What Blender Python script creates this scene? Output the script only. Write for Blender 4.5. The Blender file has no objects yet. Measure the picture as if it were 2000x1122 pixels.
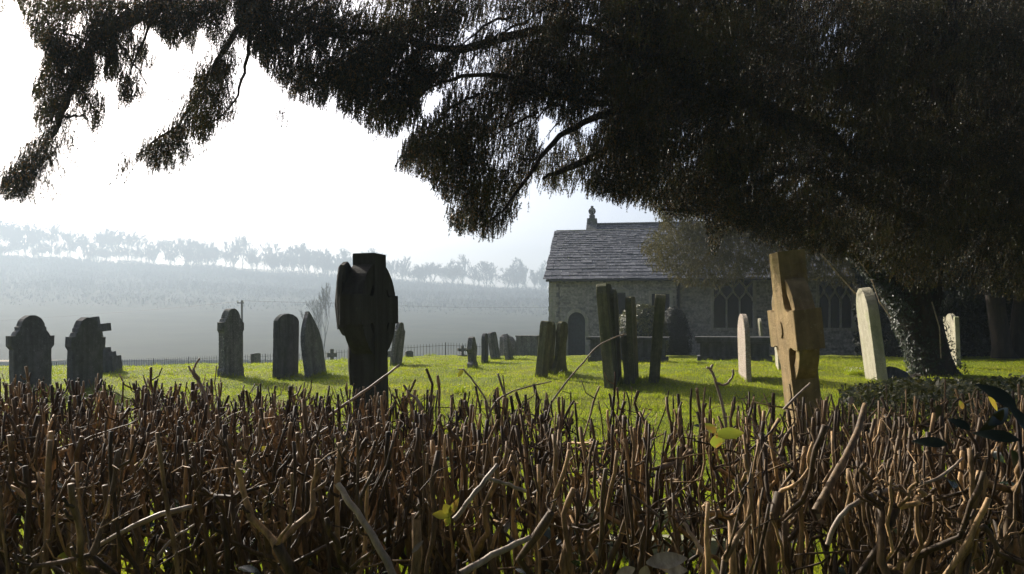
import bpy, math, random
import numpy as np
from mathutils import Vector, Matrix, geometry
R = math.radians
rnd = random.Random(7)
rng = np.random.default_rng(11)
S = bpy.context.scene
col = S.collection

# ------------------------------------------------------------------ camera, sky, sun, exposure
F = 1555.0; HZ = 620.0; CH = 1.6
cam = bpy.data.objects.new('camera', bpy.data.cameras.new('camera'))
col.objects.link(cam); S.camera = cam
cam.location = (0, 0, CH); cam.rotation_euler = (R(90), 0, 0)
cam.data.sensor_width = 36; cam.data.lens = 36 * F / 2000
cam.data.shift_y = (HZ - 561) / 2000
cam.data.clip_start = 0.05; cam.data.clip_end = 6000
SUN_AZ, SUN_EL = R(-43), R(30)
w = bpy.data.worlds.new('World'); S.world = w; w.use_nodes = True
nt = w.node_tree; nt.nodes.clear()
sky = nt.nodes.new('ShaderNodeTexSky'); sky.sky_type = 'NISHITA'; sky.sun_disc = False
sky.sun_elevation = SUN_EL; sky.sun_rotation = SUN_AZ
sky.dust_density = 4.0; sky.air_density = 0.45; sky.ozone_density = 1.0
bg = nt.nodes.new('ShaderNodeBackground'); bg.inputs[1].default_value = 0.15
wo = nt.nodes.new('ShaderNodeOutputWorld')
nt.links.new(sky.outputs[0], bg.inputs[0]); nt.links.new(bg.outputs[0], wo.inputs[0])
sl = bpy.data.lights.new('sun', 'SUN'); sl.energy = 5.0; sl.angle = R(0.5); sl.color = (1, .93, .82)
so = bpy.data.objects.new('sun', sl); col.objects.link(so)
sd = Vector((math.sin(SUN_AZ) * math.cos(SUN_EL), math.cos(SUN_AZ) * math.cos(SUN_EL), math.sin(SUN_EL)))
so.rotation_euler = sd.to_track_quat('Z', 'Y').to_euler(); so.location = (-30, 30, 30)
S.view_settings.view_transform = 'Standard'; S.view_settings.look = 'None'
S.view_settings.exposure = 0.85; S.view_settings.gamma = 1.0; S.view_settings.use_curve_mapping = False
S.cycles.max_bounces = 6; S.cycles.diffuse_bounces = 3; S.cycles.glossy_bounces = 2
S.cycles.transmission_bounces = 4; S.cycles.volume_bounces = 1; S.cycles.transparent_max_bounces = 8

# ------------------------------------------------------------------ helpers
def at(px, py, d): return Vector(((px - 1000) / F * d, d, CH + (HZ - py) / F * d))
def ss(a, b, x):
    t = np.clip((np.asarray(x, float) - a) / (b - a), 0, 1); return t * t * (3 - 2 * t)
_ys = np.linspace(-20, 500, 2601)
_ps = np.interp(_ys, [-20, 7, 15, 20, 25, 30, 39, 50, 70, 110, 160, 500], [0, 0, .36, .38, .27, .12, -.28, -1.0, -3.5, -7, -7, -7])
_k = np.ones(15) / 15; _ps = np.convolve(np.pad(_ps, 7, mode='edge'), _k, 'valid')
def G(x, y, bump=True):
    x = np.asarray(x, float); y = np.asarray(y, float)
    z = np.interp(y, _ys, _ps) - 2.2 * ss(18, 44, y) * ss(-3, -14, x)
    if bump:
        a = .024 * ss(5, 9, y)
        z = z + a * (np.sin(x * 2.1 + 1.3 * np.sin(y * .9)) + np.sin(y * 2.9 + 1.7 * np.sin(x * 1.1)) + .6 * np.sin(x * 5.3 + y * 3.1) * np.sin(y * 6.1 - x * 1.7)
                     + .4 * np.sin(y * 11.3 + 2 * np.sin(x * 4.1)) * np.sin(x * 9.7 + y))
    return z
def ridge(x): 
    px = x / 800 * F + 1000
    y = np.interp(px, [-900, -200, 0, 150, 400, 700, 1060, 2500], [440, 482, 500, 511, 524, 546, 572, 640])
    return CH + (HZ - y) * 800 / F
def HILL(x, y):
    t = np.clip((y - 165) / 635, 0, 1) ** 1.25
    z = -7 + (ridge(x) + 7) * t - 12 * ss(820, 1000, y)
    return z + .8 * np.sin(x * .05 + 1) * np.sin(y * .04) * t
def hit(px, py):
    k = (px - 1000) / F; m = (HZ - py) / F
    d = 2.0
    while d < 60:
        if CH + m * d <= float(G(k * d, d, False)): return d
        d += .02
    return 45.0

def link(o, parent=None, label=None, cat=None, group=None, kind=None):
    if o.name not in col.objects: col.objects.link(o)
    if parent is not None: o.parent = parent
    if label: o['label'] = label
    if cat: o['category'] = cat
    if group: o['group'] = group
    if kind: o['kind'] = kind
    return o
def empty(name, loc, rot=(0, 0, 0), **k):
    o = bpy.data.objects.new(name, None); o.location = loc; o.rotation_euler = rot; o.empty_display_size = .2
    return link(o, **k)
def mesh(name, V, Fc, mat, parent=None, smooth=False, loc=None, **k):
    m = bpy.data.meshes.new(name)
    if isinstance(V, np.ndarray):
        Fc = np.asarray(Fc, np.int32); n, s = Fc.shape
        m.vertices.add(len(V)); m.vertices.foreach_set('co', V.astype(np.float32).ravel())
        m.loops.add(n * s); m.loops.foreach_set('vertex_index', Fc.ravel())
        m.polygons.add(n); m.polygons.foreach_set('loop_start', np.arange(0, n * s, s, dtype=np.int32))
        m.update(calc_edges=True)
    else:
        m.from_pydata([tuple(v) for v in V], [], Fc); m.update()
    if smooth: m.polygons.foreach_set('use_smooth', [True] * len(m.polygons))
    for a in (mat if isinstance(mat, list) else [mat]): m.materials.append(a)
    o = bpy.data.objects.new(name, m)
    if loc is not None: o.location = loc
    return link(o, parent=parent, **k)

class MB:
    def __init__(s): s.v = []; s.f = []
    def add(s, V, Fc):
        b = len(s.v); s.v += [Vector(v) for v in V]; s.f += [[i + b for i in f] for f in Fc]; return s
    def box(s, c, h, M=None, j=0):
        V = [Vector((c[0] + a * h[0], c[1] + b * h[1], c[2] + e * h[2])) for a in (-1, 1) for b in (-1, 1) for e in (-1, 1)]
        if j: V = [v + Vector((rnd.uniform(-j, j), rnd.uniform(-j, j), rnd.uniform(-j, j))) for v in V]
        if M: V = [M @ v for v in V]
        return s.add(V, [[0, 1, 3, 2], [4, 6, 7, 5], [0, 4, 5, 1], [2, 3, 7, 6], [0, 2, 6, 4], [1, 5, 7, 3]])
    def tube(s, P, r, n=6, cap=True):
        P = [Vector(p) for p in P]; m = len(P)
        if not hasattr(r, '__len__'): r = [r] * m
        t0 = (P[1] - P[0]).normalized()
        u = t0.orthogonal().normalized(); V = []
        for i in range(m):
            t = (P[min(i + 1, m - 1)] - P[max(i - 1, 0)]).normalized()
            u = (u - t * u.dot(t))
            u = u.normalized() if u.length > 1e-6 else t.orthogonal().normalized()
            q = t.cross(u)
            for k in range(n):
                a = 2 * math.pi * k / n
                V.append(P[i] + (u * math.cos(a) + q * math.sin(a)) * r[i])
        Fc = [[i * n + k, i * n + (k + 1) % n, (i + 1) * n + (k + 1) % n, (i + 1) * n + k] for i in range(m - 1) for k in range(n)]
        if cap: Fc += [list(range(n))[::-1], [(m - 1) * n + k for k in range(n)]]
        return s.add(V, Fc)
    def prism(s, pts, y0, y1, ch=0.0, M=None):
        """closed outline (x,z) counter-clockwise seen from -y, from y0 to y1, edges chamfered"""
        n = len(pts); cx = sum(p[0] for p in pts) / n; cz = sum(p[1] for p in pts) / n
        def ins(p):
            dx, dz = p[0] - cx, p[1] - cz; l = math.hypot(dx, dz) or 1
            return (p[0] - dx / l * ch, p[1] - dz / l * ch)
        rings = [(y0, True), (y0 + ch, False), (y1 - ch, False), (y1, True)] if ch else [(y0, False), (y1, False)]
        V = []
        for y, i in rings:
            for p in pts:
                q = ins(p) if i else p; V.append(Vector((q[0], y, q[1])))
        Fc = []
        for a in range(len(rings) - 1):
            for i in range(n): Fc.append([a * n + i, a * n + (i + 1) % n, (a + 1) * n + (i + 1) % n, (a + 1) * n + i][::-1])
        tri = geometry.tessellate_polygon([[Vector((V[i].x, V[i].z, 0)) for i in range(n)]])
        L = (len(rings) - 1) * n
        for t in tri: Fc.append([t[0], t[1], t[2]]); Fc.append([L + t[0], L + t[2], L + t[1]])
        if M: V = [M @ v for v in V]
        return s.add(V, Fc)
    def build(s, name, mat, parent=None, smooth=False, fix=True, **k):
        o = mesh(name, s.v, s.f, mat, parent, smooth, **k)
        if fix:
            import bmesh
            b = bmesh.new(); b.from_mesh(o.data); bmesh.ops.recalc_face_normals(b, faces=b.faces); b.to_mesh(o.data); b.free()
        return o

# ------------------------------------------------------------------ materials
def mat(name, rough=.8, spec=.3):
    m = bpy.data.materials.new(name); m.use_nodes = True
    t = m.node_tree; b = t.nodes['Principled BSDF']
    b.inputs['Roughness'].default_value = rough; b.inputs['Specular IOR Level'].default_value = spec
    return m, t, b
def N(t, k, **p):
    n = t.nodes.new(k)
    for a, b in p.items():
        if a.startswith('i_'): n.inputs[a[2:].replace('_', ' ')].default_value = b
        else: setattr(n, a, b)
    return n
def noise(t, sc, det=6, rough=.6, vec=None, src='Object'):
    n = N(t, 'ShaderNodeTexNoise'); n.inputs['Scale'].default_value = sc; n.inputs['Detail'].default_value = det; n.inputs['Roughness'].default_value = rough
    if vec is None:
        c = t.nodes.get('TC') or t.nodes.new('ShaderNodeTexCoord'); c.name = 'TC'; vec = c.outputs[src]
    t.links.new(vec, n.inputs['Vector']); return n
def ramp(t, fac, stops):
    r = t.nodes.new('ShaderNodeValToRGB'); e = r.color_ramp.elements
    while len(e) < len(stops): e.new(.5)
    for i, (p, c) in enumerate(stops): e[i].position = p; e[i].color = (*c, 1)
    t.links.new(fac, r.inputs[0]); return r
def mixc(t, fac, a, b, blend='MIX'):
    m = t.nodes.new('ShaderNodeMix'); m.data_type = 'RGBA'; m.blend_type = blend
    for i, v in ((0, fac), (6, a), (7, b)):
        if hasattr(v, 'is_output') or isinstance(v, bpy.types.NodeSocket): t.links.new(v, m.inputs[i])
        elif isinstance(v, (int, float)): m.inputs[i].default_value = v
        else: m.inputs[i].default_value = (*v, 1)
    return m.outputs[2]
def bump(t, b, h, st, dist=.02):
    n = t.nodes.new('ShaderNodeBump'); n.inputs['Strength'].default_value = st; n.inputs['Distance'].default_value = dist
    t.links.new(h, n.inputs['Height']); t.links.new(n.outputs[0], b.inputs['Normal']); return n

def stone_mat(name, base, lich=(.42, .42, .36), dark=.45, amt=.56, sc=9, streak=.75):
    m, t, b = mat(name, .9, .2)
    n1 = noise(t, sc); n2 = noise(t, sc * 4.5, 8, .7); n3 = noise(t, 1.7, 4)
    c = ramp(t, n1.outputs[0], [(.3, tuple(x * dark for x in base)), (.7, base)])
    l = ramp(t, n2.outputs[0], [(amt, (0, 0, 0)), (amt + .08, (1, 1, 1))])
    c2 = mixc(t, l.outputs[0], c.outputs[0], lich)
    g = ramp(t, n3.outputs[0], [(.5, (0, 0, 0)), (.7, (.6, .6, .6))])
    c3 = mixc(t, g.outputs[0], c2, (base[0] * .55, base[1] * .7, base[2] * .4))
    mp = t.nodes.new('ShaderNodeMapping'); mp.inputs['Scale'].default_value = (9, 9, .9); t.links.new(t.nodes['TC'].outputs['Object'], mp.inputs[0])
    n4 = noise(t, 1.0, 5, .6, mp.outputs[0]); k4 = ramp(t, n4.outputs[0], [(.38, (.45, .45, .42)), (.6, (1.12, 1.12, 1.1))])
    t.links.new(mixc(t, streak, c3, k4.outputs[0], 'MULTIPLY'), b.inputs['Base Color']); bump(t, b, n2.outputs[0], .8, .02); return m
M_st = stone_mat('weathered grey stone', (.17, .165, .16))
M_stb = stone_mat('dark weathered stone', (.10, .10, .105), (.24, .24, .25), amt=.6)
M_lime = stone_mat('pale limestone', (.40, .37, .27), (.5, .48, .38), .65, .57, streak=.3)
M_trim = stone_mat('pale window dressings', (.36, .34, .31), (.42, .41, .38), .7, .62, streak=.4)
M_pink = stone_mat('pinkish weathered sandstone', (.36, .285, .225), (.6, .56, .5), .6, .52, streak=.4)
M_olive = stone_mat('mossy olive stone', (.15, .145, .08), (.30, .30, .22), .5, .6)
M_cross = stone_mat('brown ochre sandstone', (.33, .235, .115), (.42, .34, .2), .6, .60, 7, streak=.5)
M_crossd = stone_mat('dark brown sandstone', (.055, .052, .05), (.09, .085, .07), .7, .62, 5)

def leafy(name, c1, c2, c3, trans=.35, rough=.4, spec=.4, sc=1.2):
    """c1/c2 alternate in patches, c3 on some leaves; thin leaves let light through"""
    m, t, b = mat(name, rough, spec)
    n = noise(t, sc, 3); n2 = noise(t, 55, 1)
    a = ramp(t, n.outputs[0], [(.50, c1), (.68, c2)])
    f = ramp(t, n2.outputs[0], [(.58, (0, 0, 0)), (.64, (1, 1, 1))])
    c = mixc(t, f.outputs[0], a.outputs[0], c3)
    t.links.new(c, b.inputs['Base Color'])
    tr = t.nodes.new('ShaderNodeBsdfTranslucent'); t.links.new(c, tr.inputs[0])
    mx = t.nodes.new('ShaderNodeMixShader'); mx.inputs[0].default_value = trans
    t.links.new(b.outputs[0], mx.inputs[1]); t.links.new(tr.outputs[0], mx.inputs[2])
    t.links.new(mx.outputs[0], t.nodes['Material Output'].inputs['Surface']); return m
M_yew = leafy('yew needles', (.009, .014, .005), (.085, .082, .018), (.17, .09, .02), .33, .36, .22, 1.1)  # gold-green patches put sunlit glints into the colour; orange flecks are cones
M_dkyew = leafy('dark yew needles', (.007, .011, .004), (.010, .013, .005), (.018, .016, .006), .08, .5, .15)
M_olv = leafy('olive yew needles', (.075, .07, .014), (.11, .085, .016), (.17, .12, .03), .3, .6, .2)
M_ivy = leafy('ivy leaves', (.012, .022, .009), (.02, .03, .012), (.05, .06, .02), .12, .45, .3, 4)
M_bush = leafy('box bush leaves', (.05, .06, .015), (.10, .09, .025), (.24, .21, .07), .25, .4, .5, 4)
M_laur = leafy('laurel leaves', (.014, .028, .01), (.025, .04, .012), (.04, .07, .015), .2, .22, .7, 5)
M_dlf = leafy('dark laurel leaf', (.008, .014, .006), (.012, .02, .008), (.014, .022, .008), .08, .35, .4, 5)
M_yell = leafy('yellow leaves', (.22, .26, .03), (.34, .27, .03), (.30, .20, .04), .45, .5, .3, 5)
M_gras = leafy('grass blades', (.22, .29, .010), (.31, .34, .014), (.44, .40, .035), .58, .6, .12, .7)
M_whit, t, b = mat('white petals', .6); b.inputs['Base Color'].default_value = (.75, .77, .72, 1)

def bark(name, c1, c2, sc=14, rough=.85):
    m, t, b = mat(name, rough, .3)
    tc = t.nodes.new('ShaderNodeTexCoord'); mp = t.nodes.new('ShaderNodeMapping'); mp.inputs['Scale'].default_value = (1, 1, .25)
    t.links.new(tc.outputs['Object'], mp.inputs[0])
    n = noise(t, sc, 8, .7, mp.outputs[0]); n2 = noise(t, sc * .35, 3, .6, mp.outputs[0])
    a = ramp(t, n.outputs[0], [(.35, c1), (.68, c2)]); 
    k = ramp(t, n2.outputs[0], [(.35, (.6, .6, .6)), (.65, (1.25, 1.2, 1.1))])
    t.links.new(mixc(t, 1.0, a.outputs[0], k.outputs[0], 'MULTIPLY'), b.inputs['Base Color']); bump(t, b, n.outputs[0], .7, .01 if sc < 40 else .002); return m
M_bark = bark('yew bark', (.014, .010, .008), (.04, .028, .02))
M_twig = bark('clipped hedge bark', (.08, .052, .028), (.33, .23, .13), 85, .62)
t_ = M_twig.node_tree; b_ = t_.nodes['Principled BSDF']; gi_ = t_.nodes.new('ShaderNodeNewGeometry'); rr__ = ramp(t_, gi_.outputs['Random Per Island'], [(0, (.25, .24, .23)), (.5, (.6, .58, .55)), (.8, (1.35, 1.28, 1.12)), (1, (2.3, 2.15, 1.85))])
old = b_.inputs['Base Color'].links[0].from_socket; t_.links.new(mixc(t_, 1.0, old, rr__.outputs[0], 'MULTIPLY'), b_.inputs['Base Color'])
M_stick = bark('bare pale wood', (.22, .16, .11), (.5, .42, .33), 50, .5)
M_far = bark('far grey bark', (.05, .045, .04), (.09, .08, .07), 4)

m, t, b = mat('lawn turf', .9, .15); M_lawn = m
n1 = noise(t, .9, 5); n2 = noise(t, 28, 8, .75); n3 = noise(t, 6, 4)
a = ramp(t, n1.outputs[0], [(.35, (.13, .17, .008)), (.65, (.20, .21, .012))])
k = ramp(t, n2.outputs[0], [(.35, (.35, .4, .3)), (.65, (1.45, 1.4, 1.3))])
t.links.new(mixc(t, 1.0, a.outputs[0], k.outputs[0], 'MULTIPLY'), b.inputs['Base Color'])
ad = N(t, 'ShaderNodeMath', operation='ADD'); t.links.new(n2.outputs[0], ad.inputs[0]); t.links.new(n3.outputs[0], ad.inputs[1])
bump(t, b, ad.outputs[0], .9, .05)
m, t, b = mat('wooded hillside', .95, .05); M_hill = m
n1 = noise(t, .05, 6, .65); a = ramp(t, n1.outputs[0], [(.35, (.024, .028, .02)), (.65, (.04, .044, .03))])
t.links.new(a.outputs[0], b.inputs['Base Color'])
m, t, b = mat('black painted iron', .5, .4); M_iron = m; b.inputs['Base Color'].default_value = (.02, .02, .022, 1)
m, t, b = mat('wire', .5, .4); M_wire = m; b.inputs['Base Color'].default_value = (.03, .03, .03, 1)
m, t, b = mat('church rubble wall', .92, .15); M_wall = m
tc = t.nodes.new('ShaderNodeTexCoord')
sx = t.nodes.new('ShaderNodeSeparateXYZ'); cx = t.nodes.new('ShaderNodeCombineXYZ'); t.links.new(tc.outputs['Object'], sx.inputs[0])
s1 = N(t, 'ShaderNodeMath', operation='ADD'); t.links.new(sx.outputs[0], s1.inputs[0]); t.links.new(sx.outputs[1], s1.inputs[1])
wn = noise(t, 1.5, 2, .5, tc.outputs['Object']); ws = N(t, 'ShaderNodeMath', operation='MULTIPLY_ADD'); ws.inputs[1].default_value = .12
t.links.new(wn.outputs[0], ws.inputs[0]); t.links.new(sx.outputs[2], ws.inputs[2])
t.links.new(s1.outputs[0], cx.inputs[0]); t.links.new(ws.outputs[0], cx.inputs[1])
br = t.nodes.new('ShaderNodeTexBrick'); t.links.new(cx.outputs[0], br.inputs[0])
br.inputs['Scale'].default_value = 1; br.inputs['Brick Width'].default_value = .34; br.inputs['Row Height'].default_value = .13
br.inputs['Mortar Size'].default_value = .012; br.inputs['Mortar Smooth'].default_value = .4
br.inputs['Color1'].default_value = (.31, .30, .29, 1); br.inputs['Color2'].default_value = (.17, .165, .17, 1); br.inputs['Mortar'].default_value = (.25, .24, .235, 1)
n2 = noise(t, 9, 8, .7, tc.outputs['Object']); k = ramp(t, n2.outputs[0], [(.35, (.5, .5, .52)), (.7, (1.5, 1.45, 1.4))])
t.links.new(mixc(t, 1.0, br.outputs[0], k.outputs[0], 'MULTIPLY'), b.inputs['Base Color'])
bump(t, b, n2.outputs[0], .6, .03)
m, t, b = mat('stone roof slates', .6, .5); M_slate = m
gi = t.nodes.new('ShaderNodeNewGeometry'); n2 = noise(t, 7, 7, .7)
a = ramp(t, gi.outputs['Random Per Island'], [(0, (.016, .018, .026)), (.6, (.036, .04, .052)), (1, (.09, .092, .105))])
l = ramp(t, n2.outputs[0], [(.56, (0, 0, 0)), (.64, (1, 1, 1))])
t.links.new(mixc(t, l.outputs[0], a.outputs[0], (.26, .26, .25)), b.inputs['Base Color']); bump(t, b, n2.outputs[0], .5, .02)
m, t, b = mat('old lead glass', .12, .6); M_glass = m; b.inputs['Base Color'].default_value = (.01, .013, .016, 1)
m, t, b = mat('dark oak door', .7, .3); M_door = m
n2 = noise(t, 12, 5); a = ramp(t, n2.outputs[0], [(.3, (.015, .02, .022)), (.7, (.035, .045, .05))]); t.links.new(a.outputs[0], b.inputs['Base Color'])

# ------------------------------------------------------------------ ground, hill
az = np.concatenate([np.linspace(-180, -50, 27)[:-1], np.linspace(-50, 50, 420), np.linspace(50, 180, 27)[1:]])
rr = np.concatenate([[0.0], np.geomspace(.5, 230, 300)])
A, Q = np.meshgrid(np.radians(az), rr)
X = Q * np.sin(A); Y = Q * np.cos(A); Z = G(X, Y)
na, nr = len(az), len(rr)
ii = (np.arange(nr - 1)[:, None] * na + np.arange(na - 1)[None, :]).ravel()
Fq = np.stack([ii, ii + 1, ii + na + 1, ii + na], 1)[:, ::-1]
mesh('ground', np.stack([X.ravel(), Y.ravel(), Z.ravel()], 1), Fq, M_lawn, smooth=True, kind='structure')
gx, gy = np.meshgrid(np.linspace(-1500, 1500, 160), np.concatenate([np.linspace(160, 830, 130), np.linspace(845, 2200, 30)]))
gz = HILL(gx, gy) + .01
nx = 160; ny = gx.shape[0]
ii = (np.arange(ny - 1)[:, None] * nx + np.arange(nx - 1)[None, :]).ravel()
mesh('hill', np.stack([gx.ravel(), gy.ravel(), gz.ravel()], 1), np.stack([ii, ii + 1, ii + nx + 1, ii + nx], 1), M_hill, smooth=True, kind='structure')

# grass blades: denser near the camera
def blades(n, d0, d1, h0, h1, w0):
    d = np.exp(rng.uniform(np.log(d0), np.log(d1), n)); a = np.tan(rng.uniform(-36, 36, n) * np.pi / 180)
    x = a * d; z = G(x, d)
    hh = rng.uniform(h0, h1, n); wd = w0 * (.6 + d / 14); th = rng.uniform(0, np.pi, n)
    P = np.stack([x, d, z - .004], 1); s = np.stack([np.cos(th), np.sin(th), np.zeros(n)], 1) * wd[:, None]
    tip = P + np.stack([rng.normal(0, .35, n) * hh, rng.normal(0, .35, n) * hh, hh], 1)
    V = np.stack([P - s, P + s, tip], 1).reshape(-1, 3)
    return V, np.arange(3 * n).reshape(-1, 3)
# ------------------------------------------------------------------ headstones
def outline(style, w, h):
    a = w / 2; P = []
    arc = lambda cx, cz, rx, rz, a0, a1, n: [(cx + rx * math.cos(R(a0 + (a1 - a0) * i / n)), cz + rz * math.sin(R(a0 + (a1 - a0) * i / n))) for i in range(n + 1)]
    B = -.3
    if style == 'round': P = [(-a, B), (a, B)] + arc(0, h - a, a, a, 0, 180, 16)
    elif style == 'low': P = [(-a, B), (a, B)] + arc(0, h - a * .45, a, a * .45, 0, 180, 14)
    elif style == 'tight': P = [(-a, B), (a, B)] + arc(a - .3 * a, h - .5 * a, .3 * a, .5 * a, 0, 90, 5) + arc(-a + .3 * a, h - .5 * a, .3 * a, .5 * a, 90, 180, 5)
    elif style == 'gothic':
        k = h - 1.25 * w * .8
        P = [(-a, B), (a, B)] + [(a - w * .5 * (i / 10) ** 1.7, k + (h - k) * (i / 10) ** .85) for i in range(11)] + [(-a + w * .5 * (i / 10) ** 1.7, k + (h - k) * (i / 10) ** .85) for i in range(9, -1, -1)]
    elif style == 'ogee':
        c = [(a, h * .80), (a * .78, h * .83), (a * .62, h * .88), (a * .5, h * .94), (a * .3, h * .985)]
        P = [(-a, B), (a, B)] + c + [(0, h)] + [(-x, z) for x, z in c[::-1]]
    elif style == 'shoulder':
        t = a * .86
        c = [(t, 0), (t, h * .55), (a, h * .60), (a, h * .73), (a * .8, h * .73), (a * .72, h * .78), (a * .62, h * .80), (a * .62, h * .84)]
        P = [(-t * 1.04, B), (t * 1.04, B)] + c + arc(0, h - a * .55, a * .55, a * .55, 5, 175, 14) + [(-x, z) for x, z in c[::-1]]
    elif style == 'column':
        t = a * .88
        c = [(a, 0), (a, h * .12), (t, h * .16), (t, h * .66), (a, h * .69), (a, h * .80), (a * .82, h * .81), (a * .76, h * .85), (a * .62, h * .86)]
        P = [(-a, B), (a, B)] + c + arc(0, h * .86, a * .62, h * .14, 5, 175, 12) + [(-x, z) for x, z in c[::-1]]
    elif style == 'scroll':
        c = [(a, h * .86), (a * .93, h * .93), (a * .8, h * .95), (a * .66, h * .90)]
        P = [(-a, B), (a, B)] + c + arc(0, h - a * .62, a * .6, a * .62, 20, 160, 10) + [(-x, z) for x, z in c[::-1]]
    elif style == 'block': P = [(-a, B), (a, B), (a, h * .97), (a * .5, h), (-a, h * .96)]
    elif style == 'bottle':
        c = [(a, 0), (a * .95, h * .16), (a * .6, h * .24), (a * .66, h * .45), (a * .92, h * .62), (a * .5, h * .86), (a * .3, h * .97)]
        P = [(-a, B), (a, B)] + c + [(0, h)] + [(-x, z) for x, z in c[::-1]]
    elif style == 'splay':
        c = [(a, 0), (a * .62, h * .3), (a * .5, h * .6), (a * .62, h * .8), (a * .5, h * .96), (a * .2, h)]
        P = [(-a, B), (a, B)] + c + [(-x, z) for x, z in c[::-1]]
    elif style == 'tabs':
        c = [(a, h * .94), (a * .78, h * .95), (a * .74, h * .88)]
        P = [(-a, B), (a, B)] + c + arc(0, h - a * .74, a * .7, a * .74, 10, 170, 12) + [(-x, z) for x, z in c[::-1]]
    elif style == 'slump': P = [(-a, B), (a, B), (a, h * .35), (a * .75, h * .6), (-a * .1, h * .9), (-a * .55, h), (-a * .8, h * .85), (-a, h * .3)]
    # densify and roughen
    out = []
    for i, p in enumerate(P):
        q = P[(i + 1) % len(P)]; l = math.hypot(q[0] - p[0], q[1] - p[1]); n = max(1, int(l / .12))
        for j in range(n):
            out.append((p[0] + (q[0] - p[0]) * j / n + rnd.uniform(-.005, .005), p[1] + (q[1] - p[1]) * j / n + rnd.uniform(-.005, .005)))
    return out
FEET = []
def slab(cx, by, ty, wp, style, label, top=0, pa=13, t=.10, m=None, d=None, fb=0, name='headstone', cat='headstone', group='headstones in the churchyard', plinth=0):
    """cx, by: foot in the photo; ty: top; wp: seen width; top: how far its head leans sideways; pa: bearing of its plane"""
    if d is None: d = hit(cx, by)
    p = at(cx, by, d); z = float(G(p.x, d, False)); s = F / d
    h = CH + (HZ - ty) / s - z
    dirv = Vector((math.sin(R(pa)), math.cos(R(pa)), 0)); view = Vector((p.x, p.y, 0)).normalized()
    sn = abs(dirv.x * view.y - dirv.y * view.x); cs = abs(dirv.dot(view))
    wd = max(.3, min(1.05, (wp / s - t * cs) / max(sn, .08)))
    lean = math.atan2(top / s, h)
    ob = MB(); ob.prism(outline(style, wd, h), -t / 2, t / 2, .008)
    rot = Matrix.Rotation(lean, 4, 'Y') @ Matrix.Rotation(R(90 - pa), 4, 'Z') @ Matrix.Rotation(R(fb), 4, 'X')
    o = ob.build(name, m or M_st, label=label, cat=cat, group=group)
    o.location = (p.x, d, z); o.rotation_euler = rot.to_euler(); FEET.append((p.x, d, wd, t, pa))
    return o
slab(60, 764, 616, 82, 'shoulder', 'broad dark headstone with round top and stepped shoulders, at the far left edge', m=M_stb, t=.16, pa=28)
slab(165, 762, 620, 71, 'shoulder', 'dark shouldered round-topped headstone with a stepped cross right behind it', m=M_stb, t=.16, top=4, pa=22)
slab(451, 739, 603, 50, 'column', 'tall narrow lichened headstone with domed top and square shoulders, beside the telegraph pole', t=.15, pa=14)
slab(558, 735, 613, 49, 'low', 'upright plain slab with a shallow arched top, left of the pointed leaning one', top=2, pa=14, m=M_stb)
slab(617, 732, 608, 42, 'gothic', 'gothic pointed headstone leaning left beside the arched slab', top=-17, pa=14)
slab(773, 714, 629, 24, 'ogee', 'slender grey headstone with pointed shoulders leaning right beside the dark ringed cross', top=9, t=.09)
slab(499, 702, 690, 19, 'block', 'small low square stone in the grass left of the arched slab', pa=60, d=27)
slab(760, 697, 686, 11, 'block', 'tiny square marker by the railing half hidden by the slender leaning headstone', pa=60, d=30)
slab(799, 696, 685, 13, 'low', 'tiny round-topped marker standing before the railing', pa=60, d=30)
slab(840, 699, 693, 10, 'round', 'lowest rounded marker barely rising from the grass before the railing', pa=70, d=29, t=.08)
slab(923, 720, 658, 22, 'bottle', 'slim waisted headstone with pointed head in open grass', top=-2, t=.13)
slab(947, 709, 651, 14, 'round', 'narrow dark round-topped headstone standing upright, left of a leaning one', t=.10, m=M_stb)
slab(968, 701, 649, 19, 'tight', 'weathered headstone leaning left between the dark round-topped one and the broken one', top=-8, t=.12)
slab(995, 704, 652, 16, 'gothic', 'rough headstone leaning left in front of the ivy-grown stone block', top=-7, t=.12)
slab(1057, 739, 627, 25, 'tight', 'leaning slab seen edge-on, frontmost of the three near the church corner', top=11, t=.15, pa=20, m=M_olive)
slab(1070, 732, 628, 15, 'gothic', 'mossy slab squeezed between two others near the church corner', top=8, t=.12, pa=22, m=M_olive)
slab(1092, 731, 628, 34, 'splay', 'mossy splayed headstone leaning right, nearest the church doorway', top=7, t=.10, pa=35, m=M_olive)
slab(1196, 750, 555, 36, 'tight', 'very tall thick slab leaning left, highest of the cluster before the church', top=-17, t=.19, pa=13, m=M_olive)
slab(1206, 746, 565, 18, 'low', 'tall slab pressed close behind the highest leaning one', top=-9, t=.10, pa=13, m=M_olive)
slab(1228, 745, 655, 20, 'tight', 'short leaning slab at the foot of the tall cluster', top=-8, t=.10, pa=11, m=M_olive)
slab(1238, 747, 580, 20, 'tight', 'brown slab with a bright sunlit left edge, in front of the round bush', top=-7, t=.11, pa=17, m=M_olive)
slab(1277, 746, 576, 26, 'tight', 'olive slab with pale top leaning right, between the round bush and the dark dome', top=13, t=.20, pa=10, m=M_olive)
slab(1455, 739, 613, 29, 'round', 'pinkish lichen-spotted round-topped headstone in front of the long table tomb', top=-4, t=.10, pa=8, m=M_pink)
slab(1489, 704, 622, 9, 'low', 'thin pale headstone leaning left behind the long table tomb', top=-6, t=.10, pa=13, m=M_lime, d=33)
slab(1524, 735, 577, 17, 'round', 'pale round-topped headstone mostly hidden behind the ochre ringed cross', top=-9, t=.14, pa=12, m=M_lime, d=19)
slab(1712, 744, 561, 46, 'round', 'tall sunlit cream headstone leaning left beside the ivy-clad trunk', top=-24, t=.19, pa=12, m=M_lime)
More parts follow.
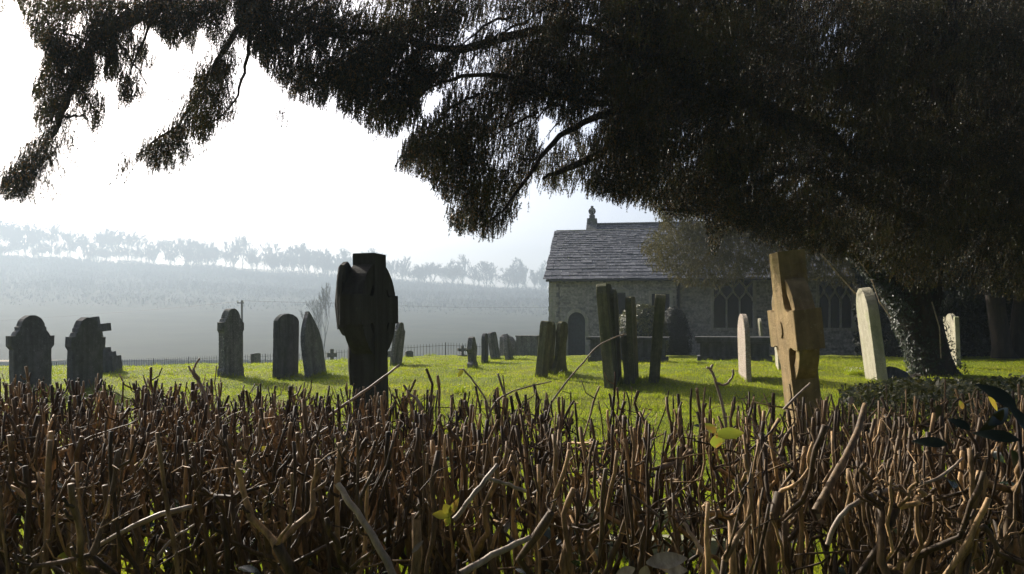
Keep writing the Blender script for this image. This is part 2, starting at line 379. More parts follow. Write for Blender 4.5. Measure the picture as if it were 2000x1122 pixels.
slab(1727, 697, 662, 12, 'tight', 'small reddish headstone peeping out behind the tall cream one', t=.12, m=M_pink)
slab(1748, 696, 665, 18, 'block', 'short cream block left of its twin behind the ivy-clad trunk', t=.12, pa=0, m=M_lime)
slab(1770, 698, 672, 22, 'low', 'short cream stone partly covered by the foot of the ivy-clad trunk', t=.12, pa=0, m=M_lime)
slab(1861, 717, 613, 28, 'tabs', 'sunlit cream headstone with notched shoulders right of the ivy-clad trunk', top=-4, t=.10, pa=10, m=M_lime)
slab(1934, 688, 664, 12, 'round', 'small dim headstone in the shade near the far right trunk', top=-3, t=.10, m=M_lime)
slab(1751, 746, 716, 50, 'slump', 'low black slumped stone at the foot of the tall cream headstone', pa=75, t=.16, m=M_stb)

# far little crosses, stepped cross on the left
def small_cross(cx, by, ty, d, label, pa=60, wide=.32):
    p = at(cx, by, d); z = float(G(p.x, d, False)); h = CH + (HZ - ty) * d / F - z
    e = empty('stone_cross', (p.x, d, z), (0, 0, R(90 - pa)), label=label, cat='grave cross')
    b = MB().prism([(-.16, -.2), (.16, -.2), (.16, h * .18), (-.16, h * .18)], -.11, .11, .01); b.build('base', M_st, e)
    a = h * .11
    o = [(-a, h * .18), (a, h * .18), (a * .9, h * .5), (wide * .62, h * .48), (wide * .62, h * .76), (a * .9, h * .74), (a, h), (-a, h), (-a * .9, h * .74), (-wide * .62, h * .76), (-wide * .62, h * .48), (-a * .9, h * .5)]
    MB().prism(o, -.05, .05, .006).build('cross', M_st, e)
small_cross(648, 700, 682, 31, 'tiny stone cross before the railing, left of the big ringed cross')
small_cross(903, 699, 675, 30, 'small stone cross before the railing, left of the waisted headstone')
d = hit(210, 729); p = at(212, 729, d); z = float(G(p.x, d, False)); s = F / d
e = empty('stepped_cross', (p.x, d, z), (0, R(-6.5), 0), label='plain stone cross on a stepped base leaning left behind the shouldered headstone', cat='grave cross')
k = 1 / s
for i, (a, z0, z1) in enumerate(((62, -20, 32), (48, 32, 41), (34, 41, 50))):
    MB().box((-12 * k, 0, (z0 + z1) / 2 * k), (a / 2 * k, a * .3 * k + .004 * i, (z1 - z0) / 2 * k), j=.004).build('step', M_stb, e)
h = 112 * k; MB().prism([(-21 * k, 50 * k), (-3 * k, 50 * k), (-5 * k, 82 * k), (13 * k, 82 * k), (13 * k, 97 * k), (-7 * k, 97 * k), (-8 * k, h), (-22 * k, h), (-23 * k, 97 * k), (-40 * k, 97 * k), (-40 * k, 82 * k), (-22 * k, 82 * k)], -.06, .06, .008).build('cross', M_stb, e)

# ------------------------------------------------------------------ big ringed crosses
def ring_cross(label, loc, yaw, lean, H, sc, th, m, parts):
    """plane of the cross is its local xz plane; thickness along y"""
    e = empty('ringed_cross', loc, Matrix.to_euler(Matrix.Rotation(lean, 4, 'Y') @ Matrix.Rotation(yaw, 4, 'Z')), label=label, cat='grave cross')
    zc = parts['zc']; ra = parts['arm']; aw = parts['aw']; tw = parts['tw']; sb = parts['sb']; zb = parts['zb']; st = parts['st']
    c = aw * .62
    def arcp(x0, z0, x1, z1, bx, bz, n=5):
        return [((1 - t) ** 2 * x0 + 2 * t * (1 - t) * bx + t * t * x1, (1 - t) ** 2 * z0 + 2 * t * (1 - t) * bz + t * t * z1) for t in [i / n for i in range(1, n)]]
    pts = [(-sb, zb), (sb, zb), (st, zc - aw * 1.7)]
    pts += arcp(st, zc - aw * 1.7, aw * 1.8, zc - aw, st * .95, zc - aw * .6)
    pts += [(ra * .8, zc - aw), (ra, zc - aw), (ra, zc + aw), (aw * 1.8, zc + aw)]
    pts += arcp(aw * 1.8, zc + aw, tw, zc + aw * 1.7, st * .95, zc + aw * .6)
    pts += [(tw, H), (-tw, H), (-tw, zc + aw * 1.7)]
    pts += arcp(-tw, zc + aw * 1.7, -aw * 1.8, zc + aw, -st * .95, zc + aw * .6)
    pts += [(-aw * 1.8, zc + aw), (-ra, zc + aw), (-ra, zc - aw), (-aw * 1.8, zc - aw)]
    pts += arcp(-aw * 1.8, zc - aw, -st, zc - aw * 1.7, -st * .95, zc - aw * .6)
    pts += [(-st, zc - aw * 1.7)]
    MB().prism(pts, -th / 2, th / 2, .006).build('cross', m, e)
    r0, r1 = parts['r0'], parts['r1']; rt = th * parts.get('rt', .36)
    for q in range(4):
        g0, g1 = q * 90 + parts.get('g', 20), q * 90 + 90 - parts.get('g', 20)
        P = [(r1 * math.cos(R(a)), zc + parts.get('el', 1) * r1 * math.sin(R(a))) for a in np.linspace(g0 - 5, g1 + 5, 14)]
        P += [(r0 * math.cos(R(a)), zc + parts.get('el', 1) * r0 * math.sin(R(a))) for a in np.linspace(g1 + 7, g0 - 7, 14)]
        MB().prism(P, -rt, rt, .004).build('ring_segment', m, e)
    return e
# ochre cross on the right (its front faces left, into the sun)
p = at(1592, 1009, 6.4)
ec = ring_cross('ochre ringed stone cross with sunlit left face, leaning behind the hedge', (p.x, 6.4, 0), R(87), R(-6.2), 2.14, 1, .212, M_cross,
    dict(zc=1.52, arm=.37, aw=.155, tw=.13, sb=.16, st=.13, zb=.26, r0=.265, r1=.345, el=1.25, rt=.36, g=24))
MB().box((0, 0, .14), (.34, .24, .13), j=.006).build('base', M_cross, ec)
MB().box((0, 0, -.06), (.5, .38, .10), j=.006).build('step', M_cross, ec)
for k_, (z0, n_) in enumerate(((1.66, 9), (1.55, 8), (1.46, 7))):   # worn, unreadable carved lines on the arm end
    bs = MB(); pr_ = None
    for i in range(n_):
        zz = z0 - i * .011; w_ = rnd.uniform(.005, .011); bs.box((.315, -.1075, zz), (w_, .003, .0062))
    bs.build('worn_lettering', M_stb, ec)
bo = MB()
bo.prism([(.05 * math.cos(a), 1.52 + .07 * math.sin(a)) for a in np.linspace(0, 2 * math.pi, 13)[:-1]], .104, .118, .005); bo.build('carved_boss', M_cross, ec)
# dark cross on the left with a carved winged figure on its far left face
p = at(727, 1009, 6.3)
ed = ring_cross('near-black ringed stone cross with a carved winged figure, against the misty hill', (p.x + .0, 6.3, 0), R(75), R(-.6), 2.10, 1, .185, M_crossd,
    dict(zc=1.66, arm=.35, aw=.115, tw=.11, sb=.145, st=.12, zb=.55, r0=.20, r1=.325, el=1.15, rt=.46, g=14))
MB().box((0, 0, .28), (.22, .17, .28), j=.005).build('base', M_crossd, ed)
MB().box((0, 0, .0), (.44, .36, .14), j=.005).build('step', M_crossd, ed)
def blob(mb, P, Rx, Ry, n=12):
    m_ = len(P); V = []
    for i, q in enumerate(P):
        for k in range(n):
            a = 2 * math.pi * k / n; V.append(Vector(q) + Vector((Rx[i] * math.cos(a), Ry[i] * math.sin(a), 0)))
    mb.add(V, [[i * n + k, i * n + (k + 1) % n, (i + 1) * n + (k + 1) % n, (i + 1) * n + k] for i in range(m_ - 1) for k in range(n)] + [list(range(n)), [(m_ - 1) * n + k for k in range(n)]])
fg = MB()   # robe with folds, torso, bowed head; two folded wings
blob(fg, [(0, .10, 1.06), (0, .105, 1.16), (0, .115, 1.28), (0, .12, 1.38), (0, .13, 1.5), (0, .13, 1.62), (0, .13, 1.66), (0, .14, 1.70), (0, .15, 1.76), (0, .15, 1.82), (0, .14, 1.86)],
     [.10, .115, .10, .09, .09, .11, .045, .05, .06, .05, .02], [.04, .055, .05, .05, .06, .065, .05, .055, .065, .055, .02], 16)
for i in range(9):
    a = -1.2 + i * .3; fg.tube([(.10 * math.sin(a), .10 + .045 * math.cos(a), 1.07), (.105 * math.sin(a), .11 + .05 * math.cos(a), 1.22), (.085 * math.sin(a), .12 + .05 * math.cos(a), 1.42)], [.014, .013, .008], 6)
fg.build('carved_figure', M_crossd, ed, smooth=True)
for sx_ in (-1, 1):
    wg = MB(); n = 10; P = []
    pr = [(0, 1.40), (.10, 1.46), (.22, 1.46), (.29, 1.52), (.31, 1.68), (.30, 1.88), (.26, 2.0), (.20, 2.03), (.14, 1.98), (.08, 1.8), (.02, 1.6)]
    wg.prism([(sx_ * x, z) for x, z in pr] if sx_ > 0 else [(sx_ * x, z) for x, z in pr][::-1], .075, .14, .015)
    for i in range(5): wg.tube([(sx_ * (.05 + i * .05), .145, 1.47 + .01 * i), (sx_ * (.09 + i * .045), .15, 1.7), (sx_ * (.13 + i * .03), .145, 1.93)], [.012, .016, .008], 6)
    wg.build('wing', M_crossd, ed)

# grave kerbs behind the hedge
def kerb(x0, x1, y0, y1, label, m, hh=.12, w=.07):
    e = empty('grave_kerb', ((x0 + x1) / 2, (y0 + y1) / 2, 0), label=label, cat='grave kerb')
    X2, Y2 = (x1 - x0) / 2, (y1 - y0) / 2
    for c, h in (((0, -Y2, hh / 2 - .05), (X2, w, hh / 2 + .05)), ((0, Y2, hh / 2 - .05), (X2, w, hh / 2 + .05)), ((-X2 + w, 0, hh / 2 - .052), (w, Y2 - w, hh / 2 + .05)), ((X2 - w, 0, hh / 2 - .052), (w, Y2 - w, hh / 2 + .05))):
        MB().box(c, h, j=.003).build('kerb', m, e)
kerb(.25, 1.75, 5.35, 6.15, 'pale stone grave kerb glimpsed through the stems in the middle of the hedge', M_lime)
kerb(-2.0, -.75, 5.3, 5.9, 'dark grave kerb at the foot of the left ringed cross', M_st)

# ------------------------------------------------------------------ chest tombs
def tomb(px0, px1, by, ty, label, m, d, lid=.08, ins=.10, pl=True, dep=.9, bulge=False, pa=-13):
    p0 = at(px0, by, d); p1 = at(px1, by, d); L = (p1.x - p0.x); cx = (p0.x + p1.x) / 2; z = float(G(cx, d, False)); h = CH + (HZ - ty) * d / F - z
    e = empty('chest_tomb', (cx, d + dep / 2, z), (0, 0, R(pa)), label=label, cat='chest tomb', group='chest tombs before the church')
    a = L / 2 / math.cos(R(pa)) - .05
    b = MB(); b.box((0, 0, h - lid / 2), (a, dep / 2, lid / 2), j=.006)
    if bulge: b.box((0, 0, h - lid - .035), (a - .05, dep / 2 - .05, .033), j=.004)
    b.build('lid', m, e)
    hb = h - lid - (.07 if bulge else 0)
    b = MB().box((0, 0, hb / 2), (a - ins, dep / 2 - ins, hb / 2 - .004), j=.004)
    b.build('chest', m, e)
    for sx_ in (-1, 1):
        MB().box((sx_ * (a - ins - .06), -dep / 2 + ins - .012, hb / 2), (.07, .02, hb / 2 - .008)).build('pilaster', m, e)
    MB().box((0, 0, .0), (a - ins * .4, dep / 2 - ins * .4, .14), j=.006).build('plinth', m, e)
    return e
tomb(1365, 1518, 708, 659, 'long dark table tomb with overhanging moulded lid behind the pinkish headstone', M_stb, 23.5, .12, .16, bulge=True)
tomb(1150, 1314, 710, 659, 'long grey chest tomb behind the tall slabs, below the round bush', M_stb, 22.5, .08, .12)
tomb(1008, 1056, 700, 656, 'weathered grey chest tomb at the left of the church doorway', M_st, 30, .05, .04, dep=.7)
b = MB(); p = at(991, 700, 31); z = float(G(p.x, 31, False))
blob(b, [(0, 0, -.1), (.02, 0, .3), (0, 0, .6), (-.05, 0, .75), (-.12, 0, .86)], [.36, .35, .33, .26, .08], [.22, .22, .2, .17, .06], 9)
b.build('stone_block', M_st, label='rough crumbling stone stump between the leaning headstones and the chest tomb', cat='stone block', loc=(p.x, 31, z))

# ------------------------------------------------------------------ church
CA = R(9); CU = Vector((math.cos(CA), -math.sin(CA))); D0 = 37.0
O2 = Vector(((1072 - 1000) / F * D0, D0)); ZB = float(G(O2.x, D0, False)) - .02
def cu(px, v=0.0):   # along the front wall, set back by v
    k = (px - 1000) / F; ox = O2.x + math.sin(CA) * v; oy = O2.y + math.cos(CA) * v
    return (k * oy - ox) / (CU.x + k * math.sin(CA))
def cz(px, py, v=0.0):
    u = cu(px, v); d = O2.y + math.cos(CA) * v - u * math.sin(CA)
    return CH + (HZ - py) / F * d - ZB
CHU = empty('church', (O2.x, O2.y, ZB), (0, 0, -CA), label='grey stone country church with stone-slated roof and arched doorway', cat='church')
def wall_holes(outer, holes, y0, y1, name, m, parent, extra=None):
    b = MB(); polys = [outer] + holes; flat = [p for q in polys for p in q]; n = len(flat)
    V = [Vector((p[0], y0, p[1])) for p in flat] + [Vector((p[0], y1, p[1])) for p in flat]
    Fc = []
    for t_ in geometry.tessellate_polygon([[Vector((p[0], p[1], 0)) for p in q] for q in polys]): Fc += [list(t_), [t_[2] + n, t_[1] + n, t_[0] + n]]
    o = 0
    for q in polys:
        k = len(q)
        for i in range(k): Fc.append([o + i, o + (i + 1) % k, o + (i + 1) % k + n, o + i + n])
        o += k
    b.add(V, Fc); return b.build(name, m, parent)
def rect(x0, x1, z0, z1): return [(x0, z0), (x1, z0), (x1, z1), (x0, z1)]
def archp(x0, x1, z0, z1, n=12):
    a = (x1 - x0) / 2; c = (x0 + x1) / 2; hr = a * 1.12
    return [(x0, z0), (x1, z0)] + [(c + a * math.cos(R(180 * i / n)), z1 - hr + hr * math.sin(R(180 * i / n))) for i in range(n + 1)]
L1 = cu(1321); EZ = cz(1072, 545); 
dx0, dx1 = cu(1109), cu(1143); dz1 = cz(1126, 610)
w1 = (cu(1190), cu(1222), cz(1200, 640), cz(1200, 572)); w2 = (cu(1273), cu(1308), cz(1290, 640), cz(1290, 574))
wall_holes([(0, -.5), (dx0, -.5), (dx0, .02)] + archp(dx0, dx1, .02, dz1)[::-1][:-2] [0:0] + [(dx1, .02), (dx1, -.5), (L1, -.5), (L1, EZ), (0, EZ)] if False else [(0, -.5), (L1, -.5), (L1, EZ), (0, EZ)],
           [archp(dx0, dx1, .0, dz1), rect(w1[0], w1[1], w1[2], w1[3]), rect(*w2)], 0, .6, 'wall', M_wall, CHU)
# aisle wall, further right, set back
V1_ = .35; RX = cu(1900, V1_)
wa = (cu(1394, V1_), cu(1471, V1_), cz(1430, 641, V1_), cz(1430, 546, V1_)); wb = (cu(1600, V1_), cu(1665, V1_), cz(1630, 641, V1_), cz(1630, 546, V1_))
EZ2 = EZ + .05
wall_holes([(L1 + .003, -.5), (RX, -.5), (RX, EZ2), (L1 + .003, EZ2)], [rect(*wa), rect(*wb)], V1_, V1_ + .6, 'wall', M_wall, CHU)
run = 4.6; RZ = cz(1097, 452, run)
# west gable
wall_holes([(0, -.5), (2 * run, -.5), (2 * run, EZ), (run, RZ - .12), (0, EZ)], [], 0, .5, 'gable_wall', M_wall, CHU).matrix_local = Matrix.Translation((.003, .61, 0)) @ Matrix.Rotation(R(90), 4, 'Z') @ Matrix.Scale(-1, 4, (0, 1, 0)) @ Matrix.Translation((0, 0, 0)) if False else Matrix(((0, 1, 0, .003), (1, 0, 0, .0), (0, 0, 1, 0), (0, 0, 0, 1)))
# roof: overlapping stone slates in diminishing courses
def slates(x0, x1, vy0, z0, vy1, z1, first, last, name):
    b = MB(); Ls = math.hypot(vy1 - vy0, z1 - z0); sy, sz = (vy1 - vy0) / Ls, (z1 - z0) / Ls
    s_ = 0; i = 0
    while s_ < Ls - .05:
        c = first + (last - first) * s_ / Ls; x = x0 + rnd.uniform(-.04, 0) - .03
        while x < x1:
            wd = rnd.uniform(.7, 1.5) * c * 1.1; xe = min(x + wd, x1 + .02)
            a0 = s_ - rnd.uniform(0, .035); a1 = min(s_ + c * 1.25, Ls); lift = .022 + rnd.uniform(0, .018); th = rnd.uniform(.02, .035)
            V = []
            for xx in (x + .006, xe - .006):
                for (aa, up) in ((a0, lift), (a1, .004)):
                    for q in (0, th):
                        V.append((xx + rnd.uniform(-.008, .008), vy0 + sy * aa - sz * (up + q), z0 + sz * aa + sy * (up + q)))
            b.add(V, [[0, 2, 3, 1], [4, 5, 7, 6], [0, 1, 5, 4], [2, 6, 7, 3], [1, 3, 7, 5], [0, 4, 6, 2]])
            x = xe
        s_ += c; i += 1
    return b.build(name, M_slate, CHU)
r1 = slates(-.16, RX, -.32, EZ - .06, run, RZ, .36, .20, 'roof')
MB().add([(-.1, -.28, EZ - .12), (RX, -.28, EZ - .12), (RX, run, RZ - .05), (-.1, run, RZ - .05), (RX, 2 * run + .3, EZ - .1), (-.1, 2 * run + .3, EZ - .1)], [[0, 1, 2, 3], [3, 2, 4, 5]]).build('roof_lining', M_door, CHU)
rd = MB(); x = -.12
while x < RX:
    x2 = min(x + rnd.uniform(.4, .5), RX); V = [(xx, run + dy, RZ + dz) for xx in (x, x2 - .006) for dy, dz in ((-.16, -.1), (0, .06), (.16, -.1))]
    rd.add(V, [[0, 3, 4, 1], [1, 4, 5, 2], [0, 1, 2], [3, 5, 4], [0, 2, 5, 3]]); x = x2
rd.build('ridge', M_lime, CHU)  # pale stone colour stands in for sunlight along the ridge tiles
x = .1
while x < L1: MB().box((x, -.14, EZ - .13), (.05, .135, .045)).build('rafter_end', M_door, CHU); x += .62
MB().tube([(-.1, -.36, EZ - .10), (RX, -.36, EZ - .10)], .05, 8).build('gutter', M_iron, CHU)
MB().tube([(L1 + .12, -.3, EZ - .12), (L1 + .12, V1_ - .08, EZ - .35), (L1 + .12, V1_ - .08, 0)], .045, 8).build('downpipe', M_iron, CHU)
# quoins at the left corner
qn = MB(); zz = 0; i = 0
while zz < EZ - .3:
    hh = rnd.uniform(.2, .28); qn.box((.17 + .05 * (i % 2), .06, zz + hh / 2), (.17 + .07 * (i % 2), .068, hh / 2 - .006), j=.003); zz += hh; i += 1
qn.build('quoins', M_trim, CHU)
# door and surround
wall_holes(archp(dx0 - .15, dx1 + .15, 0.0, dz1 + .16), [archp(dx0, dx1, .003, dz1)], -.05, .06, 'door_surround', M_trim, CHU)
dr = MB().prism(archp(dx0 - .02, dx1 + .02, 0, dz1 + .02), .22, .28)
n = 6
for i in range(1, n): dr.box((dx0 + (dx1 - dx0) * i / n, .215, dz1 * .45), (.006, .007, dz1 * .43))
D_ = dr.build('door', M_door, CHU)
for f in (.25, .68): MB().box(((dx0 + dx1) / 2, .205, dz1 * f), ((dx1 - dx0) * .42, .006, .02)).build('hinge', M_iron, D_)
def light_win(x0, x1, z0, z1, y, n=3, tracery=True):
    W = empty('window', (0, 0, 0), parent=CHU)
    MB().box(((x0 + x1) / 2, y + .25, (z0 + z1) / 2), ((x1 - x0) / 2, .01, (z1 - z0) / 2)).build('pane', M_glass, W)
    wall_holes(rect(x0 - .14, x1 + .14, z0 - .12, z1 + .14), [rect(x0 + .003, x1 - .003, z0 + .003, z1 - .003)], y - .03, y + .05, 'surround', M_trim, W)
    tr = MB(); yy = y + .13; r = .035
    c = (x1 - x0) / n; zs = z0 + (z1 - z0) * .56
    def bar(P): 
        P = [Vector((p[0], yy, p[1])) for p in P]
        for a_, b_ in zip(P[:-1], P[1:]):
            d_ = (b_ - a_); l = d_.length
            if l < 1e-4: continue
            M_ = Matrix.Translation((a_ + b_) / 2) @ Matrix.Rotation(-math.atan2(d_.z, d_.x), 4, 'Y')
            tr.box((0, 0, 0), (l / 2 + .012, .05 + rnd.uniform(-.003, .003), r), M_)
    if not tracery:
        for i in range(1, n): bar([(x0 + c * i, z0), (x0 + c * i, z1)])
    else:
        ht = z1 - zs
        for i in range(n + 1):
            if 0 < i < n: bar([(x0 + c * i, z0), (x0 + c * i, zs)])
        def og(xa, za, sx, w_, h_):   # ogee rising from (xa,za) sideways by w_
            return [(xa + sx * w_ * (.5 - .5 * math.cos(math.pi * (i / 8))), za + h_ * i / 8) for i in range(9)]
        h1 = ht * .52
        for i in range(n + 1):
            xa = x0 + c * i
            if i < n: bar(og(xa, zs, 1, c / 2, h1))
            if i > 0: bar(og(xa, zs, -1, c / 2, h1))
        for i in range(n):
            xa = x0 + c * (i + .5)
            bar([(x, min(z, z1)) for x, z in og(xa, zs + h1, 1, c / 2, ht - h1)]); bar([(x, min(z, z1)) for x, z in og(xa, zs + h1, -1, c / 2, ht - h1)])
    tr.build('tracery', M_trim, W); return W
light_win(*w1, 0, 1, False); light_win(*w2, 0, 2, False)
light_win(*wa, V1_); light_win(*wb, V1_)
# nave behind with gable coping and stone cross finial
NV = 9.4; nu0 = cu(1148, NV); nz = cz(1160, 440, NV); nrun = 4.2; ne = nz - 3.2
MB().add([(nu0, NV - nrun, -.3), (nu0, NV + nrun, -.3), (nu0, NV + nrun, ne), (nu0, NV, nz - .05), (nu0, NV - nrun, ne)] + [(nu0 + .5, NV - nrun, -.3), (nu0 + .5, NV + nrun, -.3), (nu0 + .5, NV + nrun, ne), (nu0 + .5, NV, nz - .05), (nu0 + .5, NV - nrun, ne)],
         [[0, 1, 2, 3, 4], [9, 8, 7, 6, 5], [0, 4, 9, 5], [1, 6, 7, 2], [2, 7, 8, 3], [3, 8, 9, 4]]).build('nave_gable', M_wall, CHU)
slates(nu0 + .5, RX, NV - nrun - .2, ne, NV, nz, .34, .2, 'nave_roof')
MB().add([(nu0 + .5, NV - nrun, ne - .1), (RX, NV - nrun, ne - .1), (RX, NV, nz - .07), (nu0 + .5, NV, nz - .07), (RX, NV + nrun, ne - .1), (nu0 + .5, NV + nrun, ne - .1)], [[0, 1, 2, 3], [3, 2, 4, 5]]).build('nave_roof_lining', M_door, CHU)
MB().tube([(nu0 + .5, NV, nz + .02), (RX, NV, nz + .02)], .1, 6).build('nave_ridge', M_st, CHU)
cp = MB()
for sg in (-1, 1):
    L_ = math.hypot(nrun, nz - ne); M_ = Matrix.Translation((nu0 + .25, NV + sg * nrun / 2, (nz + ne) / 2 + .12)) @ Matrix.Rotation(-sg * math.atan2(nz - ne, nrun), 4, 'X')
    cp.box((0, 0, 0), (.3, L_ / 2, .11), M_)
cp.box((nu0 + .25, NV, nz + .20), (.28, .3, .16), j=.01); cp.build('gable_coping', M_st, CHU)
fz = nz + .40; fi = MB()
fi.box((nu0 + .25, NV, fz + .08), (.16, .16, .1)); fi.tube([(nu0 + .25, NV, fz + .15), (nu0 + .25, NV, fz + .25), (nu0 + .25, NV, fz + .62)], [.11, .08, .07], 8)
# wheel cross head
hd = fz + .40
fi.tube([(nu0 + .25, NV + .18 * math.sin(a), hd + .18 * math.cos(a)) for a in np.linspace(0, 2 * math.pi, 17)], .04, 6, False)
fi.tube([(nu0 + .25 + .17 * math.sin(a), NV, hd + .17 * math.cos(a)) for a in np.linspace(0, 2 * math.pi, 17)], .045, 6, False)
fi.box((nu0 + .25, NV, hd), (.2, .2, .045)); fi.box((nu0 + .25, NV, hd + .24), (.075, .075, .06))
fi.build('gable_cross', M_st, CHU)

# ------------------------------------------------------------------ iron railing along the far edge of the lawn
fp = [at(985, 700, 34), at(870, 700, 36), at(600, 700, 40), at(300, 700, 45), at(-60, 700, 50)]
ftop = [675, 671, 690, 701, 717]
fe = empty('iron_railing', (fp[2].x, fp[2].y, 0), label='thin black iron railing along the far edge of the lawn', cat='railing')
segs = []
for i in range(4):
    a, b2 = fp[i], fp[i + 1]; L_ = math.hypot(b2.x - a.x, b2.y - a.y); npan = max(1, round(L_ / 2.6))
    for j in range(npan):
        segs.append((a.lerp(b2, j / npan), a.lerp(b2, (j + 1) / npan), ftop[i] + (ftop[i + 1] - ftop[i]) * j / npan, ftop[i] + (ftop[i + 1] - ftop[i]) * (j + 1) / npan))
off = Vector((fp[2].x, fp[2].y, 0))
for a, b2, t0, t1 in segs:
    L_ = math.hypot(b2.x - a.x, b2.y - a.y); nb = int(L_ / .165); b = MB()
    tz = lambda f: CH + (HZ - (t0 + (t1 - t0) * f)) / F * (a.y + (b2.y - a.y) * f)
    for k in range(nb):
        f = k / nb; q = a.lerp(b2, f); zt = tz(f); zg = float(G(q.x, q.y, False)) - .1
        b.tube([Vector((q.x, q.y, min(zg, zt - .75))) - off, Vector((q.x, q.y, zt)) - off, Vector((q.x, q.y, zt + .05)) - off], [.011, .011, .002], 4, False)
    b.tube([Vector((a.x, a.y, tz(0) - .09)) - off, Vector((b2.x, b2.y, tz(1) - .09)) - off], .009, 4)
    b.build('railing_panel', M_iron, fe, fix=False)
    MB().tube([Vector((a.x, a.y, tz(0) - 1.1)) - off, Vector((a.x, a.y, tz(0) + .04)) - off], .024, 6).build('post', M_iron, fe, fix=False)

# ------------------------------------------------------------------ bare far trees
def bare_tree(seed, H, spread=.5, twigs=True, tw=.10):
    r = random.Random(seed); tb = MB(); cb = []
    def grow(p, dirn, L_, rad, lev):
        P = [p]; d_ = dirn.copy()
        for i in range(3):
            d_ = (d_ + Vector((r.uniform(-.2, .2), r.uniform(-.2, .2), r.uniform(-.04, .12)))).normalized(); P.append(P[-1] + d_ * L_ / 3)
        if lev <= 1: tb.tube(P, [rad, rad * .85, rad * .7, rad * .6], 5, False)
        else: cb.append((P, rad))
        if lev >= 6: return
        nk = r.choice((2, 3, 3)) if lev else 6
        for i in range(nk):
            q = P[-1] if i < 2 else P[1].lerp(P[2], r.random())
            a = r.uniform(0, 6.28); s_ = r.uniform(.45, 1.0) * spread * (1.4 if lev == 0 else 1.2)
            dd = (d_ + Vector((math.cos(a) * s_, math.sin(a) * s_, r.uniform(-.05, .35)))).normalized()
            grow(q, dd, L_ * r.uniform(.58, .8), rad * .58, lev + 1)
    grow(Vector((0, 0, -.4)), Vector((0, 0, 1)), H * .30, H * .012, 0)
    V = []; 
    for P, rad in cb:
        w_ = max(rad, tw)
        for a, b_ in zip(P[:-1], P[1:]):
            s_ = (b_ - a).cross(Vector((r.uniform(-1, 1), r.uniform(-1, 1), r.uniform(-1, 1)))).normalized() * w_
            V += [a - s_, a + s_, b_ + s_ * .7, b_ - s_ * .7]
    V = np.array([tuple(v) for v in V]); top = V[:, 2].max(); 
    return tb, V, top
protos = []
kinds = ['upright', 'broad', 'narrow', 'wide-crowned', 'round-headed', 'slender']
for i in range(6):
    tb, V, top = bare_tree(100 + i, 17, [.5, .62, .42, .7, .55, .5][i])
    protos.append((tb, V))
def far_tree(x, y, k, sc, label, rz=0):
    e = empty('bare_tree', (x, y, float(HILL(x, y))), (0, 0, rz), label=label, cat='tree', group='leafless trees along the misty ridge'); e.scale = (sc * 1.1, sc * 1.1, sc)
    a = bpy.data.objects.new('trunk', tm[k][0]); link(a, e); c = bpy.data.objects.new('crown', tm[k][1]); link(c, e)
tm = []
for tb, V in protos:
    o1 = tb.build('trunk', M_far, None, fix=False); o2 = mesh('crown', V, np.arange(len(V)).reshape(-1, 4), M_far)
    tm.append((o1.data, o2.data)); bpy.data.objects.remove(o1); bpy.data.objects.remove(o2)
RT = random.Random(5)
zones = [(-999, 115, 'above the far left headstone'), (115, 230, 'above the stepped cross'), (230, 330, 'above the open grass right of the stepped cross'), (330, 420, 'left of the telegraph pole'), (420, 525, 'above the telegraph pole'),
         (525, 590, 'above the arched slab'), (590, 660, 'above the lone valley tree'), (660, 790, 'around the dark ringed cross'), (790, 880, 'above the small far markers'), (880, 960, 'above the waisted headstone'), (960, 1030, 'above the crumbling stump'), (1030, 9999, 'beside the church gable')]
def tree_label(x, y, k):
    px = 1000 + x / y * F; zn = [z_[2] for z_ in zones if z_[0] <= px < z_[1]][0]
    return '%s leafless tree on the misty ridge %s' % (kinds[k], zn)
x = -620.0
while x < 130:
    y = RT.uniform(785, 806); k = RT.randrange(6)
    far_tree(x, y, k, RT.choice((RT.uniform(1.2, 1.7), RT.uniform(1.7, 2.5))) * (1 + .15 * float(ss(-300, -560, x))), tree_label(x, y, k), RT.uniform(0, 6)); x += RT.choice((RT.uniform(2.5, 5), RT.uniform(5, 9), RT.uniform(8, 13)))
for i in range(120):
    x = RT.uniform(-620, 110); y = RT.uniform(735, 786); k = RT.randrange(6)
    far_tree(x, y, k, RT.uniform(.9, 1.7), tree_label(x, y, k), RT.uniform(0, 6))
WV = []
n = 62000; u_ = rng.uniform(0, 1, n); y = np.where(u_ < .16, rng.uniform(775, 812, n), 380 + 420 * rng.uniform(0, 1, n) ** .7); x = rng.uniform(-.98, .52, n) * y; z = HILL(x, y)
cl_ = .5 + .5 * np.sin(x * .043 + 2 * np.sin(x * .017)) * np.sin(y * .05 + x * .021); hh = rng.uniform(1.2, 7, n) * (.35 + .75 * cl_) * np.interp(y, [380, 520, 700], [.12, .7, 1]) * np.where(u_ < .16, .75, 1); th = rng.uniform(0, np.pi, n); w_ = rng.uniform(.06, .34, n)
P = np.stack([x, y, z], 1); q = np.stack([np.cos(th) * w_, np.sin(th) * w_, np.zeros(n)], 1); m_ = P + np.stack([rng.normal(0, .16, n) * hh, rng.normal(0, .1, n) * hh, hh * .55], 1)
for sg in (-1, 1):
    tp_ = m_ + np.stack([sg * rng.uniform(.05, .4, n) * hh, rng.normal(0, .1, n) * hh, hh * .5], 1)
    WV.append(np.stack([P - q * .6, P + q * .6, tp_], 1).reshape(-1, 3)); WV.append(np.stack([m_ - q, m_ + q, tp_ + q * 1.5], 1).reshape(-1, 3))
WV = np.concatenate(WV); mesh('woodland', WV, np.arange(len(WV)).reshape(-1, 3), M_far, kind='stuff', label='bare misty scrub woodland covering the far hillside', cat='woodland')
